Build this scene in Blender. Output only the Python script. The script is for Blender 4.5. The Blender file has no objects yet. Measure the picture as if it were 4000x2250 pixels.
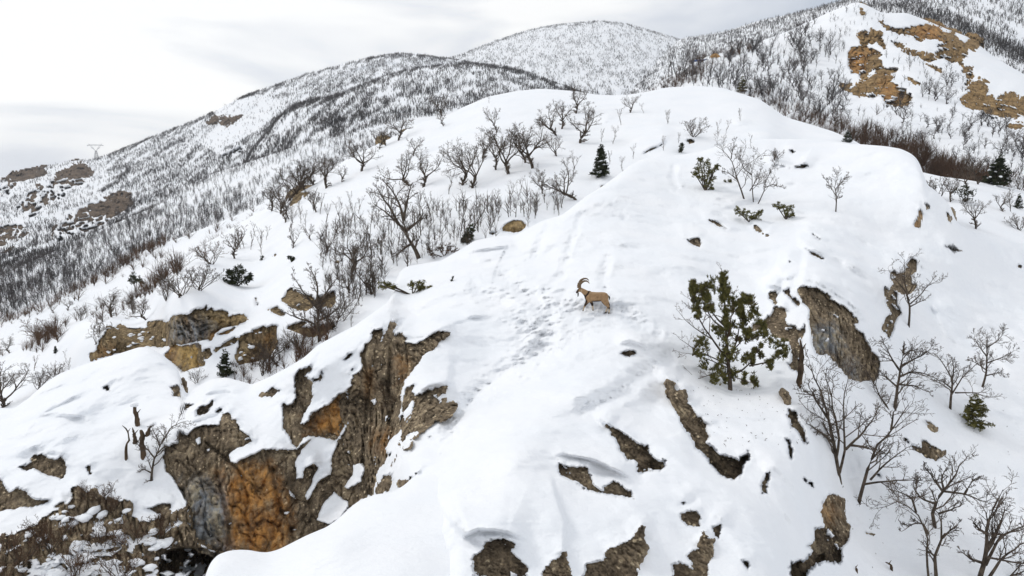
import bpy, math
import numpy as np
from mathutils import Vector, Matrix

# ------------------------------------------------------------------ camera, sky, sun, exposure
SC = bpy.context.scene
COL = SC.collection
F_PX = 2703.0                      # focal length in photograph pixels (24 mm lens, 4000 x 2250 frame)
PITCH = math.radians(10.0)
CAM = np.array([0.0, 0.0, 20.0])
FWD = np.array([0.0, math.cos(PITCH), -math.sin(PITCH)])
UPV = np.array([0.0, math.sin(PITCH), math.cos(PITCH)])
RGT = np.array([1.0, 0.0, 0.0])

cam_d = bpy.data.cameras.new('camera'); cam_d.sensor_width = 36.0
cam_d.lens = F_PX / 4000.0 * 36.0; cam_d.clip_start = 0.1; cam_d.clip_end = 20000.0
cam = bpy.data.objects.new('camera', cam_d); COL.objects.link(cam)
cam.location = CAM; cam.rotation_euler = (math.radians(90) - PITCH, 0, 0)
SC.camera = cam

SUN_EL, SUN_AZ = math.radians(43), math.radians(-66)      # azimuth from +Y, negative = left of the view
W = bpy.data.worlds.new('World'); SC.world = W; W.use_nodes = True
nt = W.node_tree; nt.nodes.clear()
def wn(t, **k):
    n = nt.nodes.new(t)
    for a, b in k.items(): setattr(n, a, b)
    return n
w_out = wn('ShaderNodeOutputWorld'); w_mix = wn('ShaderNodeMixShader')
w_sky = wn('ShaderNodeTexSky', sky_type='NISHITA', sun_disc=False)
w_sky.sun_elevation = SUN_EL; w_sky.sun_rotation = SUN_AZ
w_b1 = wn('ShaderNodeBackground'); w_b1.inputs['Strength'].default_value = 0.1
w_b2 = wn('ShaderNodeBackground'); w_b2.inputs['Strength'].default_value = 1.0
w_tc = wn('ShaderNodeTexCoord'); w_map = wn('ShaderNodeMapping')
w_map.inputs['Scale'].default_value = (1.2, 1.0, 4.2); w_map.inputs['Location'].default_value = (0.35, 0.2, 0.1)
w_n = wn('ShaderNodeTexNoise'); w_n.inputs['Scale'].default_value = 1.7; w_n.inputs['Detail'].default_value = 5
w_n.inputs['Roughness'].default_value = 0.5; w_n.inputs['Distortion'].default_value = 0.5
w_r = wn('ShaderNodeValToRGB')
w_r.color_ramp.elements[0].position = 0.30; w_r.color_ramp.elements[0].color = (0.58, 0.64, 0.74, 1)
w_r.color_ramp.elements[1].position = 0.58; w_r.color_ramp.elements[1].color = (1.20, 1.20, 1.19, 1)
e = w_r.color_ramp.elements.new(0.45); e.color = (0.83, 0.87, 0.94, 1)
w_mix.inputs[0].default_value = 0.95
nt.links.new(w_tc.outputs['Generated'], w_map.inputs['Vector']); nt.links.new(w_map.outputs[0], w_n.inputs['Vector'])
nt.links.new(w_n.outputs['Fac'], w_r.inputs[0]); nt.links.new(w_r.outputs[0], w_b2.inputs['Color'])
nt.links.new(w_sky.outputs[0], w_b1.inputs['Color'])
nt.links.new(w_b1.outputs[0], w_mix.inputs[1]); nt.links.new(w_b2.outputs[0], w_mix.inputs[2])
nt.links.new(w_mix.outputs[0], w_out.inputs['Surface'])

sun_d = bpy.data.lights.new('sun', 'SUN'); sun_d.energy = 1.2; sun_d.angle = math.radians(14); sun_d.color = (1.0, 0.96, 0.90)
sun = bpy.data.objects.new('sun', sun_d); COL.objects.link(sun)
sdir = Vector((math.cos(SUN_EL) * math.sin(SUN_AZ), math.cos(SUN_EL) * math.cos(SUN_AZ), math.sin(SUN_EL)))
sun.rotation_euler = sdir.to_track_quat('Z', 'Y').to_euler(); sun.location = (0, 0, 200)

SC.view_settings.view_transform = 'Standard'; SC.view_settings.look = 'None'
SC.view_settings.exposure = -0.10; SC.view_settings.gamma = 1.0; SC.view_settings.use_curve_mapping = False
SC.render.engine = 'CYCLES'; SC.cycles.max_bounces = 5; SC.cycles.diffuse_bounces = 3
SC.cycles.glossy_bounces = 1; SC.cycles.transparent_max_bounces = 4; SC.cycles.volume_bounces = 0
SC.cycles.use_denoising = True; SC.cycles.use_adaptive_sampling = True

# ------------------------------------------------------------------ numeric helpers
def ray(px, py):
    px = np.asarray(px, float); py = np.asarray(py, float)
    return FWD + ((px - 2000.0) / F_PX)[..., None] * RGT + ((1125.0 - py) / F_PX)[..., None] * UPV
def at(px, py, d): return CAM + np.asarray(d, float)[..., None] * ray(px, py)
def sstep(a, b, x):
    t = np.clip((x - a) / (b - a), 0, 1); return t * t * (3 - 2 * t)

_g = np.random.default_rng(5).normal(size=(256, 3)); _g /= np.linalg.norm(_g, axis=1)[:, None]
def perlin(p, seed=0):
    p = np.asarray(p, float); sh = p.shape[:-1]; p = p.reshape(-1, 3)
    i = np.floor(p).astype(np.int64); f = p - i
    u = f * f * f * (f * (f * 6 - 15) + 10); r = 0.0
    for dx in (0, 1):
        wx = u[:, 0] if dx else 1 - u[:, 0]
        for dy in (0, 1):
            wy = u[:, 1] if dy else 1 - u[:, 1]
            for dz in (0, 1):
                wz = u[:, 2] if dz else 1 - u[:, 2]
                h = ((i[:, 0] + dx) * 73856093) ^ ((i[:, 1] + dy) * 19349663) ^ ((i[:, 2] + dz) * 83492791) ^ (seed * 2654435)
                h = (h ^ (h >> 13)) * 1274126177; h = (h ^ (h >> 16)) & 255
                g = _g[h]
                r = r + wx * wy * wz * (g[:, 0] * (f[:, 0] - dx) + g[:, 1] * (f[:, 1] - dy) + g[:, 2] * (f[:, 2] - dz))
    return (r * 1.6).reshape(sh)
def fbm(p, octv=4, seed=0, gain=0.5, ridged=False):
    p = np.asarray(p, float); a = 1.0; s = 0.0; tot = 0.0
    for o in range(octv):
        n = perlin(p, seed + o * 7)
        if ridged: n = 1 - 2 * np.abs(n)
        s = s + a * n; tot += a; a *= gain; p = p * 2.03 + 11.7
    return s / tot

class RBF:                                                     # thin-plate depth through surveyed points
    def __init__(s, pts, reg=1e-4):
        pts = np.array(pts, float); s.c = pts[:, :2] / 1000.0; y = np.log(pts[:, 2]); n = len(pts)
        A = np.zeros((n + 3, n + 3)); A[:n, :n] = s.phi(s.c, s.c) + reg * np.eye(n)
        A[:n, n] = 1; A[:n, n + 1:] = s.c; A[n, :n] = 1; A[n + 1:, :n] = s.c.T
        s.w = np.linalg.solve(A, np.concatenate([y, np.zeros(3)]))
    @staticmethod
    def phi(a, b):
        r2 = ((a[:, None, :] - b[None]) ** 2).sum(-1); return 0.5 * r2 * np.log(r2 + 1e-9)
    def __call__(s, px, py):
        q = np.stack([np.ravel(px), np.ravel(py)], 1) / 1000.0; out = np.empty(len(q)); n = len(s.c)
        for k in range(0, len(q), 60000):
            e = q[k:k + 60000]; out[k:k + 60000] = s.phi(e, s.c) @ s.w[:n] + s.w[n] + e @ s.w[n + 1:]
        return np.exp(out).reshape(np.shape(px))

def poly_sdf(px, py, poly):                                    # positive inside, in photograph pixels
    poly = np.asarray(poly, float); x = px.ravel(); y = py.ravel()
    d2 = np.full(x.shape, 1e18); ins = np.zeros(x.shape, bool)
    for (ax, ay), (bx, by) in zip(poly, np.roll(poly, -1, 0)):
        ex, ey = bx - ax, by - ay
        t = np.clip(((x - ax) * ex + (y - ay) * ey) / (ex * ex + ey * ey + 1e-9), 0, 1)
        d2 = np.minimum(d2, (x - ax - t * ex) ** 2 + (y - ay - t * ey) ** 2)
        ins ^= ((ay > y) != (by > y)) & (x < (bx - ax) * (y - ay) / (by - ay + 1e-12) + ax)
    return (np.sqrt(d2) * np.where(ins, 1, -1)).reshape(px.shape)
def line_dist(px, py, line):                                   # distance and side (+ = above the line) and run
    line = np.asarray(line, float); best = np.full(px.shape, 1e9); side = np.zeros(px.shape); run = np.zeros(px.shape)
    n = len(line) - 1
    for k in range(n):
        (ax, ay), (bx, by) = line[k], line[k + 1]; ex, ey = bx - ax, by - ay; L2 = ex * ex + ey * ey
        t = np.clip(((px - ax) * ex + (py - ay) * ey) / L2, 0, 1)
        dx, dy = px - ax - t * ex, py - ay - t * ey; d = np.hypot(dx, dy); m = d < best
        best = np.where(m, d, best); side = np.where(m, np.sign(dx * ey - dy * ex), side); run = np.where(m, (k + t) / n, run)
    return best, side, run
def crop(ox, oy, s): return lambda *xy: [(ox + xy[i] * s, oy + xy[i + 1] * s) for i in range(0, len(xy), 2)]
c1 = crop(0, 0, .690); c2 = crop(1300, 200, .5521); c3 = crop(2600, 0, .6211); c4 = crop(0, 900, .5521)
c5 = crop(0, 1500, .5435); c6 = crop(1300, 1000, .5521); c7 = crop(1300, 1600, .5435); c8 = crop(2600, 800, .5521)
r1 = crop(2600, 1500, .5435); r3 = crop(2600, 1040, .4141); r4 = crop(3200, 0, .3451); r5 = crop(300, 1150, .4270)
r6 = crop(1000, 1200, .6555)

# ------------------------------------------------------------------ object helpers
def mesh(name, V, faces, mat, parent=None, smooth=True, attr=None):
    """V (n,3); faces: list of (k,3) / (k,4) index arrays -> one linked mesh object"""
    me = bpy.data.meshes.new(name); V = np.ascontiguousarray(V, dtype=np.float32)
    faces = [np.asarray(f, np.int32) for f in faces if len(f)]
    me.vertices.add(len(V)); me.vertices.foreach_set('co', V.ravel())
    li = np.concatenate([f.ravel() for f in faces]); tot = np.concatenate([np.full(len(f), f.shape[1]) for f in faces])
    me.loops.add(len(li)); me.loops.foreach_set('vertex_index', li)
    me.polygons.add(len(tot)); me.polygons.foreach_set('loop_start', np.concatenate([[0], np.cumsum(tot)[:-1]]).astype(np.int32))
    me.update(calc_edges=True)
    if attr:
        for k, a in attr.items():
            c = me.color_attributes.new(k, 'FLOAT_COLOR', 'POINT'); a = np.asarray(a, np.float32)
            if a.shape[1] == 3: a = np.concatenate([a, np.ones((len(a), 1), np.float32)], 1)
            c.data.foreach_set('color', np.ascontiguousarray(a).ravel())
    if smooth: me.shade_smooth()
    o = bpy.data.objects.new(name, me); COL.objects.link(o)
    if mat: me.materials.append(mat)
    if parent: o.parent = parent
    return o
def tag(o, label=None, cat=None, group=None, kind=None):
    for k, v in (('label', label), ('category', cat), ('group', group), ('kind', kind)):
        if v: o[k] = v
    return o
def empty(name, loc):
    o = bpy.data.objects.new(name, None); COL.objects.link(o); o.location = loc; o.empty_display_size = 0.2; return o
def copy_tree(o, parent=None):
    c = o.copy(); COL.objects.link(c); c.parent = parent
    for k in ('label', 'group'):
        if k in c: del c[k]
    for ch in o.children: copy_tree(ch, c)
    return c

# ------------------------------------------------------------------ materials
def mat(name, build, rough=0.9, spec=0.2):
    m = bpy.data.materials.new(name); m.use_nodes = True; t = m.node_tree; b = t.nodes['Principled BSDF']
    b.inputs['Roughness'].default_value = rough; b.inputs['Specular IOR Level'].default_value = spec
    def N(kind, **k):
        n = t.nodes.new(kind)
        for a, v in k.items():
            if a in n.inputs.keys() if isinstance(a, str) else False: n.inputs[a].default_value = v
            else: setattr(n, a, v)
        return n
    build(t, b, N); return m
def co(t, N):
    g = N('ShaderNodeNewGeometry'); return g.outputs['Position']
def noise(t, N, vec, scale, detail=4, rough=0.55, stretch=None, dist=0.0):
    if stretch:
        mp = N('ShaderNodeMapping'); mp.inputs['Scale'].default_value = stretch; t.links.new(vec, mp.inputs[0]); vec = mp.outputs[0]
    n = N('ShaderNodeTexNoise'); n.inputs['Scale'].default_value = scale; n.inputs['Detail'].default_value = detail
    n.inputs['Roughness'].default_value = rough; n.inputs['Distortion'].default_value = dist
    t.links.new(vec, n.inputs['Vector']); return n.outputs['Fac']
def ramp(t, N, fac, stops):
    r = N('ShaderNodeValToRGB'); el = r.color_ramp.elements
    while len(el) < len(stops): el.new(0.5)
    for e_, (p, c) in zip(el, stops): e_.position = p; e_.color = (*c, 1) if len(c) == 3 else c
    t.links.new(fac, r.inputs[0]); return r.outputs[0]
def mixc(t, N, fac, a, b, mode='MIX'):
    m = N('ShaderNodeMix', data_type='RGBA', blend_type=mode)
    for s, v in ((0, fac), (6, a), (7, b)):
        if isinstance(v, (int, float)): m.inputs[s].default_value = v
        elif isinstance(v, tuple): m.inputs[s].default_value = (*v, 1)
        else: t.links.new(v, m.inputs[s])
    return m.outputs[2]
def bump(t, N, b, h, strength, dist):
    n = N('ShaderNodeBump'); n.inputs['Strength'].default_value = strength; n.inputs['Distance'].default_value = dist
    t.links.new(h, n.inputs['Height']); t.links.new(n.outputs[0], b.inputs['Normal'])

def _snow(gs):
    def f(t, b, N):
        p = co(t, N)
        c = ramp(t, N, noise(t, N, p, 0.35 / gs, 4), [(0.3, (0.82, 0.845, 0.88)), (0.7, (0.86, 0.872, 0.895))])
        t.links.new(c, b.inputs['Base Color'])
        h1 = noise(t, N, p, 9.0 / gs, 7, 0.68); h2 = noise(t, N, p, 1.6 / gs, 5, 0.55, (1, 1.9, 1), 0.6)
        m = N('ShaderNodeMath', operation='MULTIPLY_ADD'); t.links.new(h2, m.inputs[0]); m.inputs[1].default_value = 1.6; t.links.new(h1, m.inputs[2])
        bump(t, N, b, m.outputs[0], 0.42, 0.06 * gs)
    return f
M_SNOW = mat('snow', _snow(1.0), 0.75, 0.15)
M_SNOWF = mat('snow_distant', _snow(6.0), 0.8, 0.1)

def _rock(sc, dark, mid, light, spk=1.0):
    def f(t, b, N):
        p = co(t, N)
        lo = tuple(0.5 * a_ + 0.5 * d for a_, d in zip(mid, dark)); hi = tuple(0.55 * a_ + 0.45 * l for a_, l in zip(mid, light))
        base = ramp(t, N, noise(t, N, p, 1.3 * sc, 10, 0.78), [(0.34, dark), (0.43, lo), (0.52, mid), (0.62, hi), (0.76, light)])
        fine = ramp(t, N, noise(t, N, p, 9 * sc, 6, 0.75), [(0.33, (0.26, 0.25, 0.24)), (0.44, (0.80, 0.79, 0.78)), (0.56, (1.15, 1.15, 1.12)), (0.70, (1.9, 1.8, 1.6))])
        c = mixc(t, N, 0.85, base, fine, 'MULTIPLY')
        v = N('ShaderNodeTexVoronoi'); v.inputs['Scale'].default_value = 7 * sc; t.links.new(p, v.inputs['Vector'])
        spot = ramp(t, N, v.outputs['Distance'], [(0.20, (1, 1, 1)), (0.34, (0, 0, 0))])
        gate = ramp(t, N, noise(t, N, p, 4.5 * sc, 3), [(0.50, (0, 0, 0)), (0.58, (spk, spk, spk))])
        g = mixc(t, N, 1.0, spot, gate, 'MULTIPLY')
        c = mixc(t, N, g, c, tuple(min(1, a_ * 1.25) for a_ in light))
        a = N('ShaderNodeVertexColor', layer_name='stain'); s = N('ShaderNodeSeparateColor'); t.links.new(a.outputs[0], s.inputs[0])
        det = ramp(t, N, noise(t, N, p, 5 * sc, 7, 0.72), [(0.32, (0.38, 0.38, 0.38)), (0.46, (1.05, 1.05, 1.05)), (0.68, (1.6, 1.6, 1.6))])
        org = mixc(t, N, 1.0, ramp(t, N, noise(t, N, p, 1.3 * sc, 7, 0.68, (1, 1, .5)), [(0.32, (0.12, 0.070, 0.036)), (0.45, (0.36, 0.170, 0.055)), (0.58, (0.55, 0.28, 0.085)), (0.72, (0.52, 0.34, 0.18))]), det, 'MULTIPLY')
        c = mixc(t, N, s.outputs[0], c, org)
        blu = mixc(t, N, 1.0, ramp(t, N, noise(t, N, p, 2.4 * sc, 5, 0.6, (1, 1, .15)), [(0.35, (0.11, 0.12, 0.14)), (0.5, (0.30, 0.33, 0.36)), (0.66, (0.46, 0.40, 0.28))]), det, 'MULTIPLY')
        c = mixc(t, N, s.outputs[1], c, blu)
        yel = mixc(t, N, 1.0, (0.52, 0.35, 0.14), det, 'MULTIPLY')
        c = mixc(t, N, s.outputs[2], c, yel)
        t.links.new(c, b.inputs['Base Color'])
        bump(t, N, b, noise(t, N, p, 8 * sc, 10, 0.78), 1.0, 0.10 / sc)
    return f
M_ROCK = mat('rock_near', _rock(1.0, (0.036, 0.028, 0.020), (0.25, 0.195, 0.135), (0.60, 0.49, 0.33)), 0.95, 0.1)
M_ROCKM = mat('rock_middle', _rock(0.6, (0.032, 0.025, 0.017), (0.24, 0.178, 0.105), (0.50, 0.38, 0.21)), 0.95, 0.1)
M_ROCKF = mat('rock_ochre', _rock(0.30, (0.035, 0.028, 0.020), (0.28, 0.185, 0.090), (0.52, 0.35, 0.16)), 0.95, 0.1)
M_ROCKL = mat('rock_far_brown', _rock(0.10, (0.030, 0.026, 0.024), (0.135, 0.100, 0.074), (0.30, 0.22, 0.155)), 0.95, 0.1)

def _flat(a, b_, sc, st=None):
    def f(t, b, N):
        t.links.new(ramp(t, N, noise(t, N, co(t, N), sc, 4, 0.6, st), [(0.32, a), (0.68, b_)]), b.inputs['Base Color'])
    return f
M_BARK = mat('bark', _flat((0.028, 0.022, 0.018), (0.115, 0.090, 0.068), 5.0), 0.95, 0.1)
M_TWIG = mat('twigs', _flat((0.055, 0.044, 0.037), (0.150, 0.118, 0.092), 1.2), 0.95, 0.1)
M_TWIGR = mat('twigs_russet', _flat((0.060, 0.036, 0.024), (0.150, 0.092, 0.058), 0.8), 0.95, 0.1)
M_WOODF = mat('woodland_far', _flat((0.045, 0.043, 0.045), (0.118, 0.102, 0.096), 0.05), 0.95, 0.05)
M_BRUSH = mat('brushwood', _flat((0.065, 0.044, 0.033), (0.170, 0.108, 0.074), 0.2), 0.95, 0.05)
M_LEAF = mat('juniper_needles', _flat((0.050, 0.054, 0.018), (0.230, 0.205, 0.065), 7.0), 0.8, 0.2)
M_LEAFD = mat('dark_needles', _flat((0.014, 0.020, 0.012), (0.055, 0.062, 0.026), 2.0), 0.8, 0.2)
M_DEAD = mat('dead_wood', _flat((0.030, 0.023, 0.017), (0.12, 0.080, 0.050), 6.0, (1, 1, .25)), 0.9, 0.1)
M_STEEL = mat('galvanised_steel', _flat((0.09, 0.095, 0.11), (0.15, 0.155, 0.17), 0.3), 0.6, 0.4)
M_BLUE = mat('blue_sheet', _flat((0.03, 0.07, 0.20), (0.06, 0.12, 0.32), 0.4), 0.6, 0.3)
M_EARTH = mat('ochre_earth', _flat((0.30, 0.17, 0.06), (0.50, 0.30, 0.13), 0.5), 0.95, 0.1)
# ------------------------------------------------------------------ hills: each one a sheet of ground with its own distance, carried on behind its crest
class Layer:
    def __init__(s, name, x0, x1, dx, top, bot, dy, depth, relief, label, material, round_=(0.03, 25), feats=(), rocks=(), snow=(), back=0.25):
        s.name = name; s.rocks = list(rocks); s.snowpoly = list(snow); s.depth = depth
        s.px = np.arange(x0, x1 + dx, dx); top = np.array(top, float)
        s.yt = np.interp(s.px, top[:, 0], top[:, 1])
        k = np.ones(5) / 5; s.yt = np.convolve(np.pad(s.yt, 2, 'edge'), k, 'valid')
        bot = np.array(bot, float) if np.ndim(bot) else np.array([[x0, bot], [x1, bot]], float)
        s.yb = np.maximum(np.interp(s.px, bot[:, 0], bot[:, 1]), s.yt + 30)
        nr = int((s.yb - s.yt).max() / dy) + 1; s.nr = nr
        v = np.linspace(0, 1, nr)[:, None]
        s.PX = np.broadcast_to(s.px, (nr, len(s.px))).copy(); s.PY = s.yb + (s.yt - s.yb) * v
        d = depth(s.PX, s.PY) * (1 + round_[0] * np.exp(-(s.PY - s.yt) / round_[1]))
        P = at(s.PX, s.PY, d)
        gx = np.gradient(P, axis=1); gy = np.gradient(P, axis=0); n = np.cross(gx, gy); n /= np.linalg.norm(n, axis=-1, keepdims=True) + 1e-12
        R = ray(s.PX, s.PY); RL = np.linalg.norm(R, axis=-1); sa = np.clip(np.abs((n * R).sum(-1) / RL), 0.16, 1)
        off = relief(P, s.PX, s.PY) / np.maximum(sa, 0.34) if relief else np.zeros_like(d)
        for ft in feats: off += ft(P, s.PX, s.PY) / np.maximum(sa, 0.4)
        s.P0 = P; s.d0 = d
        # openings in the snow where rock stands out
        f = np.full(d.shape, -90.0); dep = np.zeros_like(d); lipw = np.zeros_like(d)
        for rk in s.rocks:
            a = np.concatenate([np.array(p) for p in rk['polys']]); m = 70
            msk = (s.PX > a[:, 0].min() - m) & (s.PX < a[:, 0].max() + m) & (s.PY > a[:, 1].min() - m) & (s.PY < a[:, 1].max() + m)
            if not msk.any(): continue
            fr = s.rock_field(rk, s.PX[msk], s.PY[msk], P[msk])
            rk['piv'] = float(np.percentile(d[msk][fr > 2], 78)) if (fr > 2).any() else float(np.median(d[msk]))
            stp = rk['steep'] * (d[msk] - rk['piv'])
            S = d[msk] / 25.0; t = np.clip((s.PY[msk] - a[:, 1].min()) / max(np.ptp(a[:, 1]), 1), 0, 1)
            q = (rk['rec'] * (1 - t) + 0.25 + rk['amp'] * 1.2) * S + np.maximum(-stp, 0)
            for cv in rk.get('cave', ()): q = q + S * rk.get('cdep', 1.2) * sstep(-12, 8, poly_sdf(s.PX[msk], s.PY[msk], cv))
            dep[msk] = np.where(fr > f[msk], q, dep[msk]); lipw[msk] = np.where(fr > f[msk], rk['lip'] * S + .75 * np.clip(stp, 0, 1.2 * S), lipw[msk]); f[msk] = np.maximum(f[msk], fr)
        if s.rocks:
            g = np.gradient(f, axis=0) / (np.gradient(s.PY, axis=0) - 1e-6)
            w = np.clip(g, 0, 1)
            kk = np.ones(5) / 5
            for ax in (0, 1): w = np.apply_along_axis(lambda c: np.convolve(c, kk, 'same'), ax, w)
            off *= 1 - sstep(-3, 5, f)
            off += lipw * np.exp(np.minimum(f, 0) / 28.0) * w * (f < 4)
            off -= dep * sstep(0, 6, f)
        s.f = f
        d2 = d - off / RL
        s.P = at(s.PX, s.PY, d2)
        # the far side of the crest
        c = s.P[-1]; h = c - CAM; hd = np.hypot(h[:, 0], h[:, 1]); sl = h[:, 2] / hd; hu = h[:, :2] / hd[:, None]
        ext = []
        for q in (0.004, 0.012, 0.03, 0.07, 0.15):
            t = q * hd; e_ = c.copy(); e_[:, :2] += hu * t[:, None]; e_[:, 2] += sl * t - back * t * (0.4 + 4 * q); ext.append(e_)
        V = np.concatenate([s.P.reshape(-1, 3)] + ext); nc = len(s.px); NR = nr + len(ext)
        i = np.arange((NR - 1) * nc).reshape(NR - 1, nc)[:, :-1].ravel()
        s.obj = mesh(name, V, [np.stack([i, i + 1, i + nc + 1, i + nc], 1)], material)
        tag(s.obj, label, None, None, 'structure')
    def rock_field(s, rk, px, py, P):
        f = np.full(px.shape, -90.0)
        for p in rk['polys']: f = np.maximum(f, poly_sdf(px, py, p))
        kj = rk['js'] * (24.0 / np.linalg.norm(P - CAM, axis=-1, keepdims=True) if rk['js'] > 1 else 1.0)
        f = f + rk['jag'] * 1.9 * fbm(P * kj * 1.4, 5, rk['seed'], 0.72)
        for p in list(s.snowpoly) + list(rk.get('snow', ())):
            a = np.array(p)
            if a[:, 0].max() < px.min() - 40 or a[:, 0].min() > px.max() + 40 or a[:, 1].max() < py.min() - 40 or a[:, 1].min() > py.max() + 40: continue
            f = np.minimum(f, -poly_sdf(px, py, p) + 4 + 12 * fbm(P * rk['js'], 4, 77, .6))
        if rk['dust'] < 1:
            n = fbm(P * np.array([1, 1, 2.2]) * rk['ds'], 4, rk['seed'] + 31, 0.55)
            f = np.minimum(f, (rk['dust'] - n) * rk['dk'])
        return np.clip(f, -60, 60)
    def uv(s, px, py):
        px = np.asarray(px, float); py = np.asarray(py, float)
        u = np.clip((px - s.px[0]) / (s.px[1] - s.px[0]), 0, len(s.px) - 1.001)
        yt = np.interp(px, s.px, s.yt); yb = np.interp(px, s.px, s.yb)
        v = np.clip((py - yb) / (yt - yb), 0, 0.9999) * (s.nr - 1); return u, v
    def _bil(s, A, px, py):
        u, v = s.uv(px, py); i = u.astype(int); j = np.minimum(v.astype(int), s.nr - 2); a = u - i; b = v - j
        if A.ndim == 3: a = a[..., None]; b = b[..., None]
        return A[j, i] * (1 - a) * (1 - b) + A[j, i + 1] * a * (1 - b) + A[j + 1, i] * (1 - a) * b + A[j + 1, i + 1] * a * b
    def pos(s, px, py): return s._bil(s.P, px, py)
    def dep(s, px, py): return s._bil(s.d0, px, py)
    def build_rocks(s, step, material):
        for rk in s.rocks:
            a = np.concatenate([np.array(p) for p in rk['polys']]); st = rk.get('step', step); m = 26
            gx = np.arange(max(a[:, 0].min() - m, s.px[0] + 1), min(a[:, 0].max() + m, s.px[-1] - 1), st)
            gy = np.arange(a[:, 1].min() - m, a[:, 1].max() + m, st)
            PX, PY = np.meshgrid(gx, gy); d = s.dep(PX, PY); P = at(PX, PY, d)
            f = s.rock_field(rk, PX.ravel(), PY.ravel(), P.reshape(-1, 3)).reshape(PX.shape)
            S = d / 25.0; t = np.clip((PY - a[:, 1].min()) / max(np.ptp(a[:, 1]), 1), 0, 1); sc = 1.0 / S[..., None] * rk['ns']
            nz = 0.70 * fbm(P * 0.9 * sc * np.array([1, 1, .8]), 3, rk['seed'] + 1) + 0.50 * fbm(P * 2.6 * sc * np.array([1, 1, 1.25]), 4, rk['seed'] + 2, 0.65, True) + 0.34 * fbm(P * 8 * sc, 3, rk['seed'] + 3, 0.7, True)
            w1 = P * 1.3 * sc + .5 * fbm(P * 2 * sc, 2, 8)[..., None]; nz -= 0.65 * np.exp(-(perlin(w1 * np.array([1.0, 1.0, 1.15]), rk['seed'] + 5) / .07) ** 2) + 0.5 * np.exp(-(perlin(w1 * 2.9, rk['seed'] + 6) / .09) ** 2)
            off = S * (-rk['rec'] * (1 - t) - 0.03 + rk['bul'] * sstep(0, 30, f) + rk['amp'] * nz)
            for ck in rk.get('cracks', ()):
                off -= S * .30 * np.exp(-((line_dist(PX, PY, ck)[0] + 7 * fbm(P * 2 * sc, 3, 4)) / 7.0) ** 2)
            off += rk['steep'] * (d - rk['piv']) * sstep(-26, 0, f)
            off -= S * 0.02 * np.maximum(-f, 0)
            for cv in rk.get('cave', ()):
                off -= S * rk.get('cdep', 1.2) * sstep(-2, 14, poly_sdf(PX, PY, cv))
            d2 = d - off / np.linalg.norm(ray(PX, PY), axis=-1); V = at(PX, PY, d2).reshape(-1, 3)
            nr, nc = PX.shape; i = np.arange((nr - 1) * nc).reshape(nr - 1, nc)[:, :-1].ravel()
            q = np.stack([i, i + nc, i + nc + 1, i + 1], 1); q = q[(f.ravel()[q] > -22).any(1)]
            used, inv = np.unique(q, return_inverse=True); q = inv.reshape(-1, 4)
            st_ = np.zeros((nr * nc, 3))
            if 'stain' in rk: st_ = rk['stain'](PX.ravel(), PY.ravel(), P.reshape(-1, 3))
            o = mesh(rk['name'], V[used], [q], rk.get('mat', material), smooth=False, attr={'stain': st_[used]})
            tag(o, rk['label'], rk['cat'], rk.get('group'))
            rk['obj'] = o; rk['V'] = V.reshape(nr, nc, 3); rk['gx'] = gx; rk['gy'] = gy
    def on_rock(s, rk, px, py):
        i = int(np.clip(np.searchsorted(rk['gx'], px), 0, len(rk['gx']) - 1)); j = int(np.clip(np.searchsorted(rk['gy'], py), 0, len(rk['gy']) - 1))
        return rk['V'][j, i]

_rs = [0]
def ROCK(label, *polys, name='rock_outcrop', cat='rock', rec=0.30, bul=0.06, amp=0.16, lip=0.30, jag=10, js=2.2, dust=.50, ds=1.7, dk=45, ns=1.0, steep=.7, **k):
    _rs[0] += 1
    return dict(name=name, label=label, cat=cat, polys=list(polys), rec=rec, bul=bul, amp=amp, lip=lip, jag=jag, js=js, dust=dust, ds=ds, dk=dk, ns=ns, steep=steep, seed=_rs[0] * 13, **k)

def ledge(line, A, above=140, taper=0.35, jag=0.8):
    """a slab edge in the snow: the side above the line stands A metres proud of the side below"""
    line = np.array(line)
    def f(P, px, py):
        out = np.zeros_like(px); mg = 2.3 * above; m = (px > line[:, 0].min() - mg) & (px < line[:, 0].max() + mg) & (py > line[:, 1].min() - mg) & (py < line[:, 1].max() + mg)
        x, y = px[m], py[m]; w = 14 * fbm(P[m] * 0.7, 3, 3)
        d, sd, run = line_dist(x, y, line); s_ = d * sd + w * jag
        e = sstep(0, taper, run) * sstep(0, taper, 1 - run)
        out[m] = A * e * (0.65 + 0.9 * fbm(P[m] * .5, 2, 12)) * sstep(-7, 10, s_) * np.exp(-(np.maximum(s_, 0) / above) ** 2); return out
    return f
def track(line, w, A, rough=1.0, sc=3.0):
    line = np.array(line)
    def f(P, px, py):
        out = np.zeros_like(px); m = (px > line[:, 0].min() - 4 * w) & (px < line[:, 0].max() + 4 * w) & (py > line[:, 1].min() - 4 * w) & (py < line[:, 1].max() + 4 * w)
        x, y = px[m], py[m]; Pm = P[m]; d, sd, run = line_dist(x, y, line); d = d + w * 0.6 * fbm(Pm * 1.5, 3, 21)
        b = np.exp(-(d / w) ** 2); e = sstep(0, .06, run) * sstep(0, .06, 1 - run)
        rim = np.exp(-((d - 1.7 * w) / (0.6 * w)) ** 2)
        out[m] = e * (-A * b + 0.35 * A * rim * (0.5 + fbm(Pm * 2, 2, 5)) + 0.45 * rough * A * (b + 0.5 * rim) * fbm(Pm * sc, 2, 8, 0.45)); return out
    return f
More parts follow.
